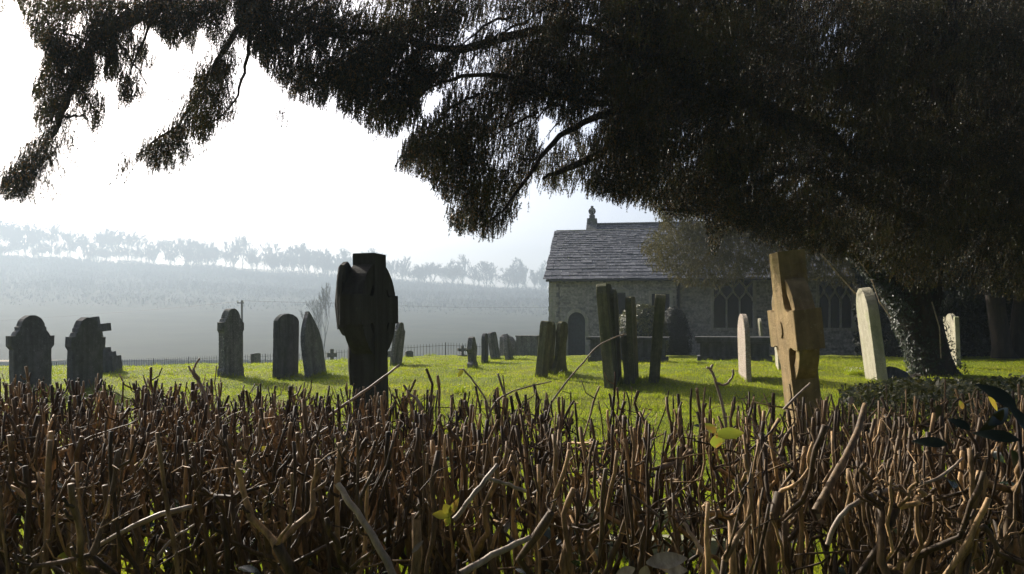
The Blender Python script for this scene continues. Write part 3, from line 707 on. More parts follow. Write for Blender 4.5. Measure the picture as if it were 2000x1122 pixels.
# single bare tree in the valley
tb, V, top = bare_tree(311, 12, .30, tw=.035)
q = at(630, 700, 150); e = empty('bare_tree', (q.x, 150, -7), label='thin leafless tree standing alone in the misty valley left of the dark ringed cross', cat='tree')
sc_ = (CH + (HZ - 551) / F * 150 + 7) / top; e.scale = (sc_ * .8, sc_ * .8, sc_)
tb.build('trunk', M_far, e, fix=False); mesh('crown', V, np.arange(len(V)).reshape(-1, 4), M_far, e)
# pole and wires
q = at(472.5, 587, 75); zg = float(G(q.x, 75))
e = empty('telegraph_pole', (q.x, 75, zg), label='thin telegraph pole rising behind the domed narrow headstone', cat='pole')
hp = q.z - zg; MB().tube([(0, 0, -.3), (0, 0, hp)], [.14, .10], 8).build('pole', M_far, e)
MB().box((-.12, 0, hp - .25), (.32, .05, .05)).build('crossarm', M_far, e)
for xx in (-.38, .1): MB().tube([(xx, 0, hp - .2), (xx, 0, hp - .02)], .045, 6).build('insulator', M_lime, e)
for (nm, pts) in (('dark wire sloping down leftward from the telegraph pole across the mist', [(470, 589, 75), (360, 600, 85), (240, 610, 98), (100, 620, 120), (-80, 632, 150)]),
                  ('dark wire running rightward from the telegraph pole towards the church', [(474, 588, 75), (620, 592, 79), (760, 597, 84), (900, 601, 90), (1120, 601, 98)])):
    MB().tube([at(*p_) for p_ in pts], .009, 5).build('overhead_wire', M_wire, label=nm, cat='wire', fix=False)

V1, _ = blades(230000, 4.2, 30, .02, .05, .004)
n2_ = 9000; V2, _ = blades(n2_, 9, 24, .05, .09, .004)
V3, _ = blades(30000, 3.2, 8, .04, .10, .003)
def at_feet():
    L = []
    for (x, y, wd, t, pa) in FEET + [(tp[0], tp[1], .9, .5, 13) for tp in ((p_.x, p_.y) for p_ in (at(1832, 735, 16.6),))]:
        n = int(220 * min(1, 20 / y)); q = rng.uniform(-wd / 2 - .05, wd / 2 + .05, n); e_ = rng.normal(0, 1, n) * .05 + np.sign(rng.normal(size=n)) * t / 2
        X_ = x + q * math.sin(R(pa)) + e_ * math.cos(R(pa)); Y_ = y + q * math.cos(R(pa)) - e_ * math.sin(R(pa)); L.append(np.stack([X_, Y_], 1))
    for i in range(420):   # scattered tufts
        d = math.exp(rnd.uniform(math.log(8), math.log(26))); x = d * math.tan(R(rnd.uniform(-34, 34))); n = rnd.randint(14, 40); L.append(np.stack([rng.normal(x, .06, n), rng.normal(d, .06, n)], 1))
    Q = np.concatenate(L); n = len(Q); z = G(Q[:, 0], Q[:, 1]); hh = rng.uniform(.05, .13, n); th = rng.uniform(0, np.pi, n); w_ = .006
    P = np.stack([Q[:, 0], Q[:, 1], z - .004], 1); s_ = np.stack([np.cos(th), np.sin(th), np.zeros(n)], 1) * w_
    tip = P + np.stack([rng.normal(0, .4, n) * hh, rng.normal(0, .4, n) * hh, hh], 1); return np.stack([P - s_, P + s_, tip], 1).reshape(-1, 3)
V = np.concatenate([V1, V2, V3, at_feet()]); mesh('grass', V, np.arange(len(V)).reshape(-1, 3), M_gras, kind='stuff', label='short sunlit churchyard grass', cat='grass')

# ------------------------------------------------------------------ foliage machinery
def rot_rand(n):
    v = rng.normal(size=(n, 3)); return v / np.linalg.norm(v, axis=1, keepdims=True)
def tassels(P, D, L, nn=11, nl=.022, nw=.0022):
    """hanging yew sprigs: a stem carrying nn needles, one triangle each"""
    n = len(P); T = rng.uniform(.0, 1, (n, nn)); D = D / np.linalg.norm(D, axis=1, keepdims=True)
    base = P[:, None, :] + D[:, None, :] * (L[:, None] * T)[:, :, None]
    r = rng.normal(size=(n, nn, 3)); nd = D[:, None, :] * .8 + r * .55; nd /= np.linalg.norm(nd, axis=2, keepdims=True)
    s = np.cross(nd, rng.normal(size=(n, nn, 3))); s /= np.linalg.norm(s, axis=2, keepdims=True)
    nl_ = nl * rng.uniform(.7, 1.3, (n, nn, 1)); nw_ = nw if np.isscalar(nw) else nw[:, None, None]
    V = np.stack([base - s * nw_, base + s * nw_, base + nd * nl_], 2).reshape(-1, 3)
    st = np.cross(D, rng.normal(size=(n, 3))); st /= np.linalg.norm(st, axis=1, keepdims=True)
    e = P + D * L[:, None]; w_ = (nw if np.isscalar(nw) else nw[:, None]) * .8
    V2 = np.stack([P - st * w_, P + st * w_, e], 1).reshape(-1, 3)
    return np.concatenate([V, V2])
def inpoly(px, py, poly):
    c = np.zeros(len(px), bool); n = len(poly)
    for i in range(n):
        x1, y1 = poly[i]; x2, y2 = poly[(i + 1) % n]
        if y1 == y2: continue
        c ^= ((y1 > py) != (y2 > py)) & (px < (x2 - x1) * (py - y1) / (y2 - y1) + x1)
    return c
def proj(P): return 1000 + P[:, 0] / P[:, 1] * F, HZ - (P[:, 2] - CH) / P[:, 1] * F
def sprays(O, Dr, Lb, sp=.03, tl=(.06, .15), hang=1.0):
    """branchlets from points O along Dr (arching down) with tassels on both sides; returns tassel arrays and branchlet paths"""
    K = int(Lb.max() / sp); n = len(O); Dr = Dr / np.linalg.norm(Dr, axis=1, keepdims=True)
    t = np.linspace(.08, 1, K)[None, :, None]; Lq = Lb[:, None, None]
    P = O[:, None, :] + Dr[:, None, :] * t * Lq + np.array([0, 0, -1.0])[None, None, :] * (t ** 2) * Lq * .45
    tan = Dr[:, None, :] + np.array([0, 0, -.9]) * t; side = np.cross(tan, np.array([0, 0, 1.0])); side /= np.linalg.norm(side, axis=2, keepdims=True) + 1e-6
    sg = np.where(np.arange(K) % 2 == 0, 1, -1)[None, :, None] * rng.uniform(.3, 1, (n, K, 1))
    D = tan * .22 + side * sg * .34 + np.array([0, 0, -1.0]) * hang * .95 + rng.normal(0, .12, (n, K, 3))
    Lt = rng.uniform(tl[0], tl[1], (n, K)) * (1.1 - .45 * t[:, :, 0])
    keep = rng.uniform(size=(n, K)) < np.clip(Lb[:, None] / Lb.max(), .35, 1) 
    return P.reshape(-1, 3)[keep.ravel()], D.reshape(-1, 3)[keep.ravel()], Lt.ravel()[keep.ravel()], P

# outline of the hanging foliage against sky, church and shade
FOL = [(455, -40), (462, 60), (495, 105), (530, 150), (570, 195), (612, 210), (640, 205), (650, 165), (662, 215), (700, 240), (735, 262), (772, 268), (798, 250), (824, 240), (822, 185), (850, 175), (872, 190),
       (862, 225), (815, 262), (790, 290), (774, 330), (800, 335), (830, 350), (842, 352), (842, 372), (870, 388), (900, 395), (905, 420), (865, 425), (885, 452), (930, 458), (960, 466), (985, 452), (1008, 438), (1012, 390), (1030, 372), (1035, 350),
       (1060, 370), (1110, 376), (1135, 362), (1150, 382), (1178, 386), (1205, 398), (1245, 402), (1290, 415), (1330, 425), (1378, 430), (1386, 500), (1398, 505), (1410, 450), (1450, 455), (1500, 480), (1560, 500), (1640, 520), (1700, 500), (1760, 480), (1840, 500),
       (1920, 480), (2150, 500), (2150, -60)]
HOLES = [[(822, 190), (842, 178), (872, 185), (868, 215), (838, 240), (822, 236)], [(955, 30), (985, 45), (1010, 60), (1008, 72), (960, 74)], [(1045, 235), (1075, 225), (1100, 250), (1130, 280), (1120, 305), (1085, 300), (1060, 330), (1048, 300)],
         [(900, 85), (915, 70), (922, 92), (905, 105)], [(860, 178), (880, 160), (885, 175)], [(1120, 240), (1160, 225), (1170, 262), (1140, 290)], [(600, 120), (612, 112), (618, 135)], [(540, 60), (552, 50), (556, 78)]]
LEFT = [[(20, -30), (45, 40), (60, 80), (95, 110), (60, 170), (70, 200), (95, 180), (65, 235), (75, 270), (30, 300), (35, 325), (0, 345), (0, 388), (60, 390), (70, 340), (105, 330), (110, 250), (140, 190), (185, 260), (200, 250), (205, 200), (170, 170), (195, 150), (175, 110), (210, 110), (200, 155), (230, 160), (235, 210), (270, 200), (300, 185), (285, 165), (270, 160), (298, 130), (280, 85), (250, 70), (270, 40), (300, 55), (330, 100), (345, 60), (310, 40), (320, -30)],
        [(262, 310), (300, 270), (350, 235), (372, 190), (378, 160), (400, 130), (430, 105), (440, -30), (470, -30), (470, 60), (455, 90), (458, 150), (465, 230), (420, 240), (410, 275), (395, 280), (370, 262), (345, 290), (340, 335), (300, 330), (285, 318)],
        [(310, -30), (320, 40), (318, 70), (335, 85), (348, 100), (355, 60), (360, 90), (375, 110), (388, 60), (430, 95), (440, 60), (430, -30)],
        [(412, 330), (428, 330), (430, 378), (412, 380)], [(540, 205), (552, 205), (553, 248), (540, 250)], [(1025, 370), (1042, 370), (1046, 410), (1025, 414)], [(352, 292), (368, 292), (370, 335), (350, 335)], [(0, -20), (8, -20), (8, 35), (0, 40)]]
def depth_of(px): return np.interp(px, [-200, 0, 500, 900, 1300, 1600, 2100], [5.7, 5.7, 5.9, 6.1, 7.2, 11.5, 13.5])
def unproj(px, py, d): return np.stack([(px - 1000) / F * d, d, CH + (HZ - py) / F * d], 1)
def foliage_in(polys, n, Lr, droop=-.15, jit=6, ncl=0, crad=24, holes=(), dthick=(1.0, 3.0), sp=.03, tl=(.06, .15), inside=True, dmul=1.0):
    xs = np.concatenate([[p[0] for p in q] for q in polys]); ys = np.concatenate([[p[1] for p in q] for q in polys])
    px = rng.uniform(xs.min() - 30, xs.max() + 30, n * 3); py = rng.uniform(ys.min() - 60, ys.max(), n * 3)
    ok = np.zeros(len(px), bool)
    for q in polys: ok |= inpoly(px, py, q)
    px, py = px[ok], py[ok]
    if ncl:
        k = rng.integers(0, min(ncl, len(px)), n); cd = rng.uniform(-.5, .5, len(px)); px0, py0 = px[k], py[k]
        px = px0 + rng.normal(0, crad, n); py = py0 + rng.normal(0, crad * .7, n); dj = cd[k] + rng.normal(0, .08, n)
    else: px, py = px[:n], py[:n]; dj = rng.uniform(-.5, .5, len(px))
    d = depth_of(px) * dmul + dj * np.interp(px, [0, 1150, 1500], [.8, dthick[0], dthick[1]])
    O = unproj(px, py, d); m_ = len(px)
    a = rng.normal(math.pi * 1.05, .9, m_); Dr = np.stack([np.cos(a), np.sin(a) * .8, rng.normal(droop, .25, m_)], 1)
    P, D, Lt, paths = sprays(O, Dr, rng.uniform(*Lr, m_), sp, tl)
    x_, y_ = proj(P + D / np.linalg.norm(D, axis=1, keepdims=True) * Lt[:, None] * .8)
    x_ = x_ + rng.normal(0, jit, len(x_)); y_ = y_ + rng.normal(0, jit, len(y_))
    ok = np.zeros(len(P), bool)
    for q in polys: ok |= inpoly(x_, y_, q)
    for q in holes: ok &= ~(inpoly(x_, y_, q) & (rng.uniform(size=len(P)) < .97))
    return P[ok], D[ok], Lt[ok]

YEW = empty('yew_tree', (8.4, 16.6, float(G(8.4, 16.6))), label='huge dark yew with an ivy-clad leaning trunk whose drooping branches hang across the top', cat='tree')
yo = Vector(YEW.location)
parts_V = []
def addf(poly, n, Lr, **k):
    P, D, Lt = foliage_in(poly, n, Lr, **{a: b_ for a, b_ in k.items() if a not in ('nn', 'nl', 'nw')})
    parts_V.append(tassels(P, D, Lt, k.get('nn', 11), k.get('nl', .022), k.get('nw', .0023)))
    return len(P)
cnt = [addf([FOL], 9800, (.2, .55), holes=HOLES, nn=34, nw=.0034, nl=.017, tl=(.08, .22), sp=.052, ncl=560, crad=19, jit=4)]
RIGHT = [(1180, -60), (1200, 380), (1290, 400), (1378, 420), (1460, 450), (1640, 510), (1700, 520), (1780, 560), (1860, 560), (2150, 600), (2150, -60)]
cnt.append(addf([RIGHT], 7200, (.3, .8), dthick=(2, 6), ncl=520, crad=36, jit=8, nn=26, nl=.034, nw=.0065, tl=(.14, .30), dmul=1.22, sp=.06))
cnt.append(addf([[(110, 240), (205, 200), (205, 262), (170, 310), (100, 300)], [(205, 170), (300, 165), (290, 205), (240, 215)], [(450, 60), (475, 60), (470, 235), (395, 285), (350, 300), (400, 200)], [(75, 290), (112, 285), (105, 350), (80, 385)]], 170, (.08, .25), nn=18, nw=.0026, nl=.017, tl=(.05, .12), sp=.05, jit=3))
cnt.append(addf(LEFT, 2300, (.08, .3), nn=22, nw=.0028, nl=.019, tl=(.07, .16), sp=.034, jit=3, ncl=230, crad=14))
# crown above the picture (shades the ground and the trunk)
TOP = [(900, -60), (900, -420), (1000, -900), (1500, -1100), (2600, -900), (2900, -60), (2600, 500), (2150, 500), (2150, -60)]
cnt.append(addf([TOP], 5200, (.6, 1.3), dthick=(3, 6), nn=9, nl=.06, nw=.013, tl=(.15, .3), dmul=1.25, sp=.09))
# unseen foliage added over and behind the viewer to block sky light
m_ = 8200; O = np.stack([rng.uniform(-9, 12, m_), rng.uniform(-10, 4.3, m_), rng.uniform(5.6, 8.5, m_)], 1)
k = m_ * 3 // 8; O[:k, 1] = rng.uniform(-11, -7, k); O[:k, 2] = rng.uniform(.8, 6.5, k); O[:k, 0] = rng.uniform(-14, 16, k); a = rng.uniform(0, 6.28, m_)
P, D, Lt, _ = sprays(O, np.stack([np.cos(a), np.sin(a), rng.normal(-.1, .2, m_)], 1), rng.uniform(.6, 1.3, m_), .10, (.15, .35))
parts_V.append(tassels(P, D, Lt, 8, .09, .022))
print('tassels', cnt)

# limbs: thick ones from the trunk, thinner visible ones on the left
lim = MB()
def limb(pts, r0, r1, mb=None, n=7, wob=.012):
    P = [at(*p_) for p_ in pts]; Q = []
    for i in range(len(P) - 1):
        for j in range(5):
            t_ = j / 5; a = P[max(i - 1, 0)]; b_ = P[i]; c_ = P[i + 1]; d_ = P[min(i + 2, len(P) - 1)]
            q = .5 * ((2 * b_) + (c_ - a) * t_ + (2 * a - 5 * b_ + 4 * c_ - d_) * t_ ** 2 + (-a + 3 * b_ - 3 * c_ + d_) * t_ ** 3)
            Q.append(q + Vector((rnd.uniform(-wob, wob), rnd.uniform(-wob, wob), rnd.uniform(-wob, wob))))
    Q.append(P[-1]); m_ = len(Q)
    (mb or lim).tube([q - yo for q in Q], [r0 + (r1 - r0) * i / (m_ - 1) for i in range(m_)], n); return Q
L_A = limb([(1790, 480, 16.4), (1500, 120, 12), (1100, -200, 8.2), (700, -160, 6.6), (430, -60, 6.0), (310, 10, 5.8), (200, 70, 5.8), (140, 170, 5.7), (105, 260, 5.7), (40, 345, 5.7)], .12, .004)
L_B = limb([(700, -160, 6.6), (560, -60, 6.2), (490, 20, 5.9), (445, 90, 5.8), (400, 160, 5.8), (350, 240, 5.8), (270, 300, 5.8)], .035, .004)
limb([(560, -60, 6.2), (495, 60, 5.9), (478, 130, 5.9), (460, 195, 5.9), (420, 235, 5.9)], .02, .004)
limb([(1700, 250, 15.5), (1400, 190, 10.5), (1150, 60, 7.2), (900, 95, 6.3), (700, 60, 6), (590, 100, 5.9)], .07, .006)
limb([(1650, 300, 15), (1430, 185, 9.5), (1280, 250, 7.4), (1150, 310, 6.6), (1060, 350, 6.3)], .11, .01)
limb([(1400, 190, 10.5), (1150, 200, 6.8), (1000, 150, 6.3), (880, 155, 6.1), (820, 188, 6.1)], .035, .006)
limb([(1700, 400, 15.5), (1560, 330, 11.5), (1400, 400, 9.5), (1290, 410, 7.6)], .08, .01)
limb([(1270, 200, 7.2), (1140, 240, 6.7), (1070, 290, 6.4), (1000, 390, 6.1), (960, 430, 6)], .035, .006)
limb([(1800, 400, 16), (1850, 100, 14), (1800, -300, 12), (1700, -700, 11)], .24, .1)
for (x0, y0, d0_, x1, y1, d1_) in ((180, 90, 5.8, 95, 60, 5.8), (150, 160, 5.8, 200, 250, 5.8), (310, 10, 5.8, 240, 190, 5.8), (430, 110, 5.8, 455, 210, 5.8), (120, 230, 5.8, 190, 240, 5.8), (400, 160, 5.8, 425, 235, 5.8), (220, 70, 5.8, 290, 170, 5.8), (105, 110, 5.8, 60, 190, 5.8)):
    limb([(x0, y0, d0_), ((x0 + x1) / 2, (y0 + y1) / 2 - 8, (d0_ + d1_) / 2), (x1, y1, d1_)], .012, .003)
for i in range(60):
    x0 = rnd.uniform(640, 1500); y0 = rnd.uniform(-20, 260); d_ = float(depth_of(x0)); L_ = rnd.uniform(60, 160)
    if not inpoly(np.array([x0 - L_]), np.array([y0 + L_ * .75 + 25.]), FOL)[0]: continue
    limb([(x0, y0, d_), (x0 - L_ * .5, y0 + L_ * .22, d_ - .2), (x0 - L_, y0 + L_ * .75, d_ - .3)], .014, .003, n=5)
for (x0, y0, x1, y1) in ((421, 262, 421, 345), (546, 150, 546, 225), (1033, 340, 1034, 390), (360, 240, 360, 310)): lim.tube([at(x0, y0, 5.85) - yo, at((x0 + x1) / 2 + 1.5, (y0 + y1) / 2, 5.85) - yo, at(x1, y1, 5.85) - yo], [.0011, .001, .0009], 4)
lim.build('limbs', M_bark, YEW, smooth=True, fix=False)
# sprigs directly along the left limbs so that they read as feathered branches
def feather(Q, n0, per, tl):
    O = []; 
    for q in Q[n0:]:
        for _ in range(per): O.append(tuple(q + Vector((rnd.uniform(-.05, .05), rnd.uniform(-.12, .12), rnd.uniform(-.04, .02)))))
    O = np.array(O); m_ = len(O); a = rng.uniform(0, 6.28, m_)
    P, D, Lt, _ = sprays(O, np.stack([np.cos(a), np.sin(a), rng.normal(-.3, .3, m_)], 1), rng.uniform(.08, .22, m_), .022, tl)
    parts_V.append(tassels(P, D, Lt, 13, .02, .0022))
feather(L_A, 26, 9, (.05, .12)); feather(L_B, 12, 7, (.05, .11))
V = np.concatenate(parts_V) - np.array(yo); mesh('crown', V, np.arange(len(V)).reshape(-1, 3), M_yew, YEW)
print('crown tris', len(V) // 3)

# trunk: several fused leaning boles
def bole(mb, P, r, n=14, rib=.12, ox=yo):
    P = [Vector(p_) for p_ in P]; V = []; m_ = len(P)
    for i, q in enumerate(P):
        for k in range(n):
            a = 2 * math.pi * k / n; rad = r[i] * (1 + rib * math.sin(a * 5 + i * .35) + rib * .6 * math.sin(a * 9 - i * .5)) * (1 + rnd.uniform(-.03, .03))
            V.append(q + Vector((rad * math.cos(a), rad * math.sin(a), 0)) - ox)
    mb.add(V, [[i * n + k, i * n + (k + 1) % n, (i + 1) * n + (k + 1) % n, (i + 1) * n + k] for i in range(m_ - 1) for k in range(n)] + [list(range(n))[::-1]])
tk = MB(); dT = 16.6
bole(tk, [at(1832, 750, dT), at(1832, 735, dT), at(1828, 722, dT), at(1815, 690, dT), at(1800, 650, dT), at(1782, 600, dT), at(1765, 550, dT), at(1755, 500, dT), at(1750, 440, dT), at(1770, 360, 15.8), at(1790, 200, 15), at(1800, 60, 14.5)],
     [.62, .50, .42, .40, .43, .46, .47, .50, .50, .42, .33, .25], 22)
bole(tk, [at(1770, 620, dT), at(1730, 560, dT - .1), at(1690, 520, dT - .3), at(1650, 480, dT - .6), at(1610, 440, dT - 1), at(1560, 380, 15)], [.25, .2, .16, .13, .11, .08], 10)
bole(tk, [at(1800, 640, dT), at(1812, 580, dT), at(1815, 520, dT), at(1835, 430, dT), at(1880, 330, 16)], [.3, .28, .26, .22, .18], 12)
tk.build('trunk', M_bark, YEW, smooth=True)
def leaves(C, Nn, size, jit=.35, fold=True, asp=.75):
    """flat folded leaves (4 corner quads) at C facing roughly Nn"""
    n = len(C); Nn = Nn + rng.normal(0, jit, (n, 3)); Nn /= np.linalg.norm(Nn, axis=1, keepdims=True)
    u = np.cross(Nn, rng.normal(size=(n, 3))); u /= np.linalg.norm(u, axis=1, keepdims=True); v = np.cross(Nn, u)
    s = (size if np.isscalar(size) else size) * rng.uniform(.6, 1.25, (n, 1))
    V = np.stack([C - u * s, C + v * s * asp * .5 - u * s * .15 + Nn * s * .15, C + u * s, C - v * s * asp * .5 - u * s * .15 + Nn * s * .15], 1).reshape(-1, 3)
    return V
# ivy on the trunk
ty_ = []; tn_ = []
pth = [(1832, 735, .5), (1815, 690, .42), (1800, 650, .45), (1782, 600, .48), (1765, 550, .5), (1755, 500, .52), (1750, 440, .5)]
for i in range(4000):
    j = rnd.randrange(len(pth) - 1); f = rnd.random(); a_, b_ = pth[j], pth[j + 1]
    c = at(a_[0] + (b_[0] - a_[0]) * f, a_[1] + (b_[1] - a_[1]) * f, dT); r_ = a_[2] + (b_[2] - a_[2]) * f + rnd.uniform(0, .10)
    an = rnd.uniform(0, 6.28) if rnd.random() < .5 else rnd.gauss(math.pi * 1.05, .5)
    nn_ = Vector((math.cos(an), math.sin(an), .1)); ty_.append(tuple(c + nn_ * r_ - yo)); tn_.append(tuple(nn_))
for (x0, y0, x1, y1) in ((1610, 440, 1740, 570), (1690, 520, 1770, 620)):
    for i in range(600):
        f = rnd.random(); c = at(x0 + (x1 - x0) * f, y0 + (y1 - y0) * f, dT - .5); an = rnd.uniform(0, 6.28); nn_ = Vector((math.cos(an), math.sin(an), 0))
        ty_.append(tuple(c + nn_ * rnd.uniform(.14, .24) - yo)); tn_.append(tuple(nn_))
V = leaves(np.array(ty_), np.array(tn_), .042); mesh('ivy', V, np.arange(len(V)).reshape(-1, 4), M_ivy, YEW)
for (P) in ([(1530, 400, 14.6), (1590, 480, 15.3), (1640, 540, 15.6), (1672, 575, 15.8)], [(1650, 470, 15.7), (1700, 540, 16), (1718, 590, 16), (1740, 620, 16)], [(1820, 590, 16), (1835, 640, 16), (1838, 700, 16.1)]):
    Q = [at(*p_) - yo for p_ in P]; MB().tube(Q, [.013] * len(Q), 5).build('bare_stem', M_stick, YEW, fix=False)

# darker trees behind on the right
def crown_tree(cx, by, d, polys, n, label, m, trunk, Lr=(.5, 1.1), nl=.08, nw=.02, tl=(.15, .35), sp=.09, dth=3.0, nn=9, name='yew_tree', group=None, lean=0, jit=5):
    p_ = at(cx, by, d); z_ = float(G(p_.x, d, False)); e_ = empty(name, (p_.x, d, z_), label=label, cat='tree', group=group); o_ = Vector(e_.location)
    xs = np.concatenate([[p[0] for p in q] for q in polys]); ys = np.concatenate([[p[1] for p in q] for q in polys])
    px = rng.uniform(xs.min(), xs.max(), n * 3); py = rng.uniform(ys.min() - 20, ys.max(), n * 3); ok = np.zeros(len(px), bool)
    for q in polys: ok |= inpoly(px, py, q)
    px, py = px[ok][:n], py[ok][:n]; dd = d + rng.uniform(-dth, dth, len(px)); O = unproj(px, py, dd); m_ = len(px); a = rng.uniform(0, 6.28, m_)
    P, D, Lt, _ = sprays(O, np.stack([np.cos(a), np.sin(a), rng.normal(-.1, .25, m_)], 1), rng.uniform(*Lr, m_), sp, tl, .7)
    x_, y_ = proj(P + D * Lt[:, None] * .6); x_ = x_ + rng.normal(0, jit, len(x_)); y_ = y_ + rng.normal(0, jit, len(y_)); ok = np.zeros(len(P), bool)
    for q in polys: ok |= inpoly(x_, y_, q)
    V = tassels(P[ok], D[ok], Lt[ok], nn, nl, nw) - np.array(o_)
    mesh('crown', V, np.arange(len(V)).reshape(-1, 3), m, e_)
    tb_ = MB(); 
    for (pts, r_) in trunk:
        Q = [at(*q) for q in pts]; bole(tb_, Q, [r_ * (1.25 if i == 0 else 1 - .5 * i / len(Q)) for i in range(len(Q))], 12, .12, o_)
    tb_.build('trunk', M_bark, e_, smooth=True); return len(V)
c2 = []
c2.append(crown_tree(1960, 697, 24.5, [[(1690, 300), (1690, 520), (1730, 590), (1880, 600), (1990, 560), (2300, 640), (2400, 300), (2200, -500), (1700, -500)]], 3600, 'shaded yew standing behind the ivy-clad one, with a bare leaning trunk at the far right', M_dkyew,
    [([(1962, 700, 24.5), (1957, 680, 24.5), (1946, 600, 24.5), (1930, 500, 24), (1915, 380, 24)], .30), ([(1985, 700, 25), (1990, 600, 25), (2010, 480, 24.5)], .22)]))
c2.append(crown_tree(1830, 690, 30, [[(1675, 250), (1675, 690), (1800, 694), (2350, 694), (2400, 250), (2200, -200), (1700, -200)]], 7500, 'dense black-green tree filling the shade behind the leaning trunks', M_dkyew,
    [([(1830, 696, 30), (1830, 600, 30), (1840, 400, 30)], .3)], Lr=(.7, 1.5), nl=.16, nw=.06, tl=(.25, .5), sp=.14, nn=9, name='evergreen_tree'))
OLV = [[(1262, 398), (1290, 385), (1350, 380), (1500, 380), (1680, 380), (1700, 560), (1600, 545), (1500, 535), (1440, 545), (1400, 560), (1350, 556), (1320, 548), (1300, 530), (1270, 520), (1262, 495), (1250, 475), (1270, 455), (1300, 445), (1290, 425)]]
c2.append(crown_tree(1705, 700, 31, OLV, 1900, 'olive-brown yew overhanging the church roof and eaves', M_olv,
    [([(1705, 700, 31), (1700, 600, 31), (1670, 500, 31), (1600, 420, 31)], .28), ([(1640, 480, 31), (1500, 460, 30), (1400, 470, 29.5), (1320, 480, 29)], .09), ([(1600, 430, 31), (1450, 440, 30), (1330, 430, 29.5), (1290, 400, 29)], .06)], Lr=(.4, 1.0), nl=.07, nw=.012, tl=(.1, .25), sp=.06, dth=1.6))
print('back trees', c2)

# ------------------------------------------------------------------ clipped bushes before the church
def bush(name, cx, by, ty, wpx, d, m, label, n, leaf, prof):
    p_ = at(cx, by, d); z_ = float(G(p_.x, d, False)); h = CH + (HZ - ty) / F * d - z_; a = wpx / 2 / F * d
    e_ = empty(name, (p_.x, d, z_), label=label, cat='bush'); nz_, nk = 14, 22; V = []
    pr = lambda t_: a * prof(t_)
    for i in range(nz_ + 1):
        for k in range(nk):
            an = 2 * math.pi * k / nk; r_ = max(.02, (pr(i / nz_) - .07)) * (1 + .04 * math.sin(an * 3 + i)); V.append((r_ * math.cos(an), r_ * math.sin(an), (h - .06) * i / nz_))
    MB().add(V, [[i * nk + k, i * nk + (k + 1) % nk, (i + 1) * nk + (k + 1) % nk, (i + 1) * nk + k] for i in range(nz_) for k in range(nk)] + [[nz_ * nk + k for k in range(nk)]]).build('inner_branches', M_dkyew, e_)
    t_ = rng.uniform(0, 1, n) ** .8; an = rng.uniform(0, 2 * np.pi, n); rr_ = np.array([pr(x) for x in t_]) * (1 + .05 * np.sin(an * 3 + t_ * 9)) + rng.normal(0, .035, n)
    C = np.stack([rr_ * np.cos(an), rr_ * np.sin(an), h * t_ + rng.normal(0, .03, n)], 1); Nn = np.stack([np.cos(an), np.sin(an), (t_ - .4)], 1)
    V = leaves(C, Nn, leaf, .5); mesh('leaves', V, np.arange(len(V)).reshape(-1, 4), m, e_)
bush('round_bush', 1253, 702, 596, 98, 29.5, M_bush, 'rounded clipped evergreen bush with a sunlit left side in front of the church wall', 9000, .045, lambda t_: math.sqrt(max(0, 1 - (max(t_ - .45, 0) / .56) ** 2)) * (.9 + .1 * min(t_ * 3, 1)))
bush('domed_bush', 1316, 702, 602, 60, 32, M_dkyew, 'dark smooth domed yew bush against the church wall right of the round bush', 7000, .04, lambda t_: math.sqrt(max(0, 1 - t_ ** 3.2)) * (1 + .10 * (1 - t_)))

# snowdrops
def flowers(cx, by, w_, n, label):
    d = hit(cx, by); p_ = at(cx, by, d); z_ = float(G(p_.x, d)); e_ = empty('snowdrop_clump', (p_.x, d, z_), label=label, cat='flowers')
    a = w_ / 2 / F * d; C = np.stack([rng.uniform(-a, a, n), rng.uniform(-a * .6, a * .6, n), rng.uniform(.07, .17, n)], 1)
    V = leaves(C, np.tile([0, -1, .5], (n, 1)), .014, .8); mesh('flower_heads', V, np.arange(len(V)).reshape(-1, 4), M_whit, e_)
    m_ = n * 3; B = np.stack([rng.uniform(-a, a, m_), rng.uniform(-a * .6, a * .6, m_), np.zeros(m_)], 1); T = B + np.stack([rng.normal(0, .02, m_), rng.normal(0, .02, m_), rng.uniform(.06, .15, m_)], 1); s_ = np.tile([.005, .001, 0], (m_, 1))
    V = np.stack([B - s_, B + s_, T], 1).reshape(-1, 3); mesh('stalks', V, np.arange(len(V)).reshape(-1, 3), M_gras, e_)
flowers(1668, 733, 34, 90, 'clump of white snowdrops in the grass left of the tall cream headstone')
flowers(1097, 737, 12, 16, 'tiny tuft of white flowers at the foot of the splayed mossy headstone')
flowers(898, 768, 26, 22, 'sparse patch of pale daisies in the open lawn behind the hedge')

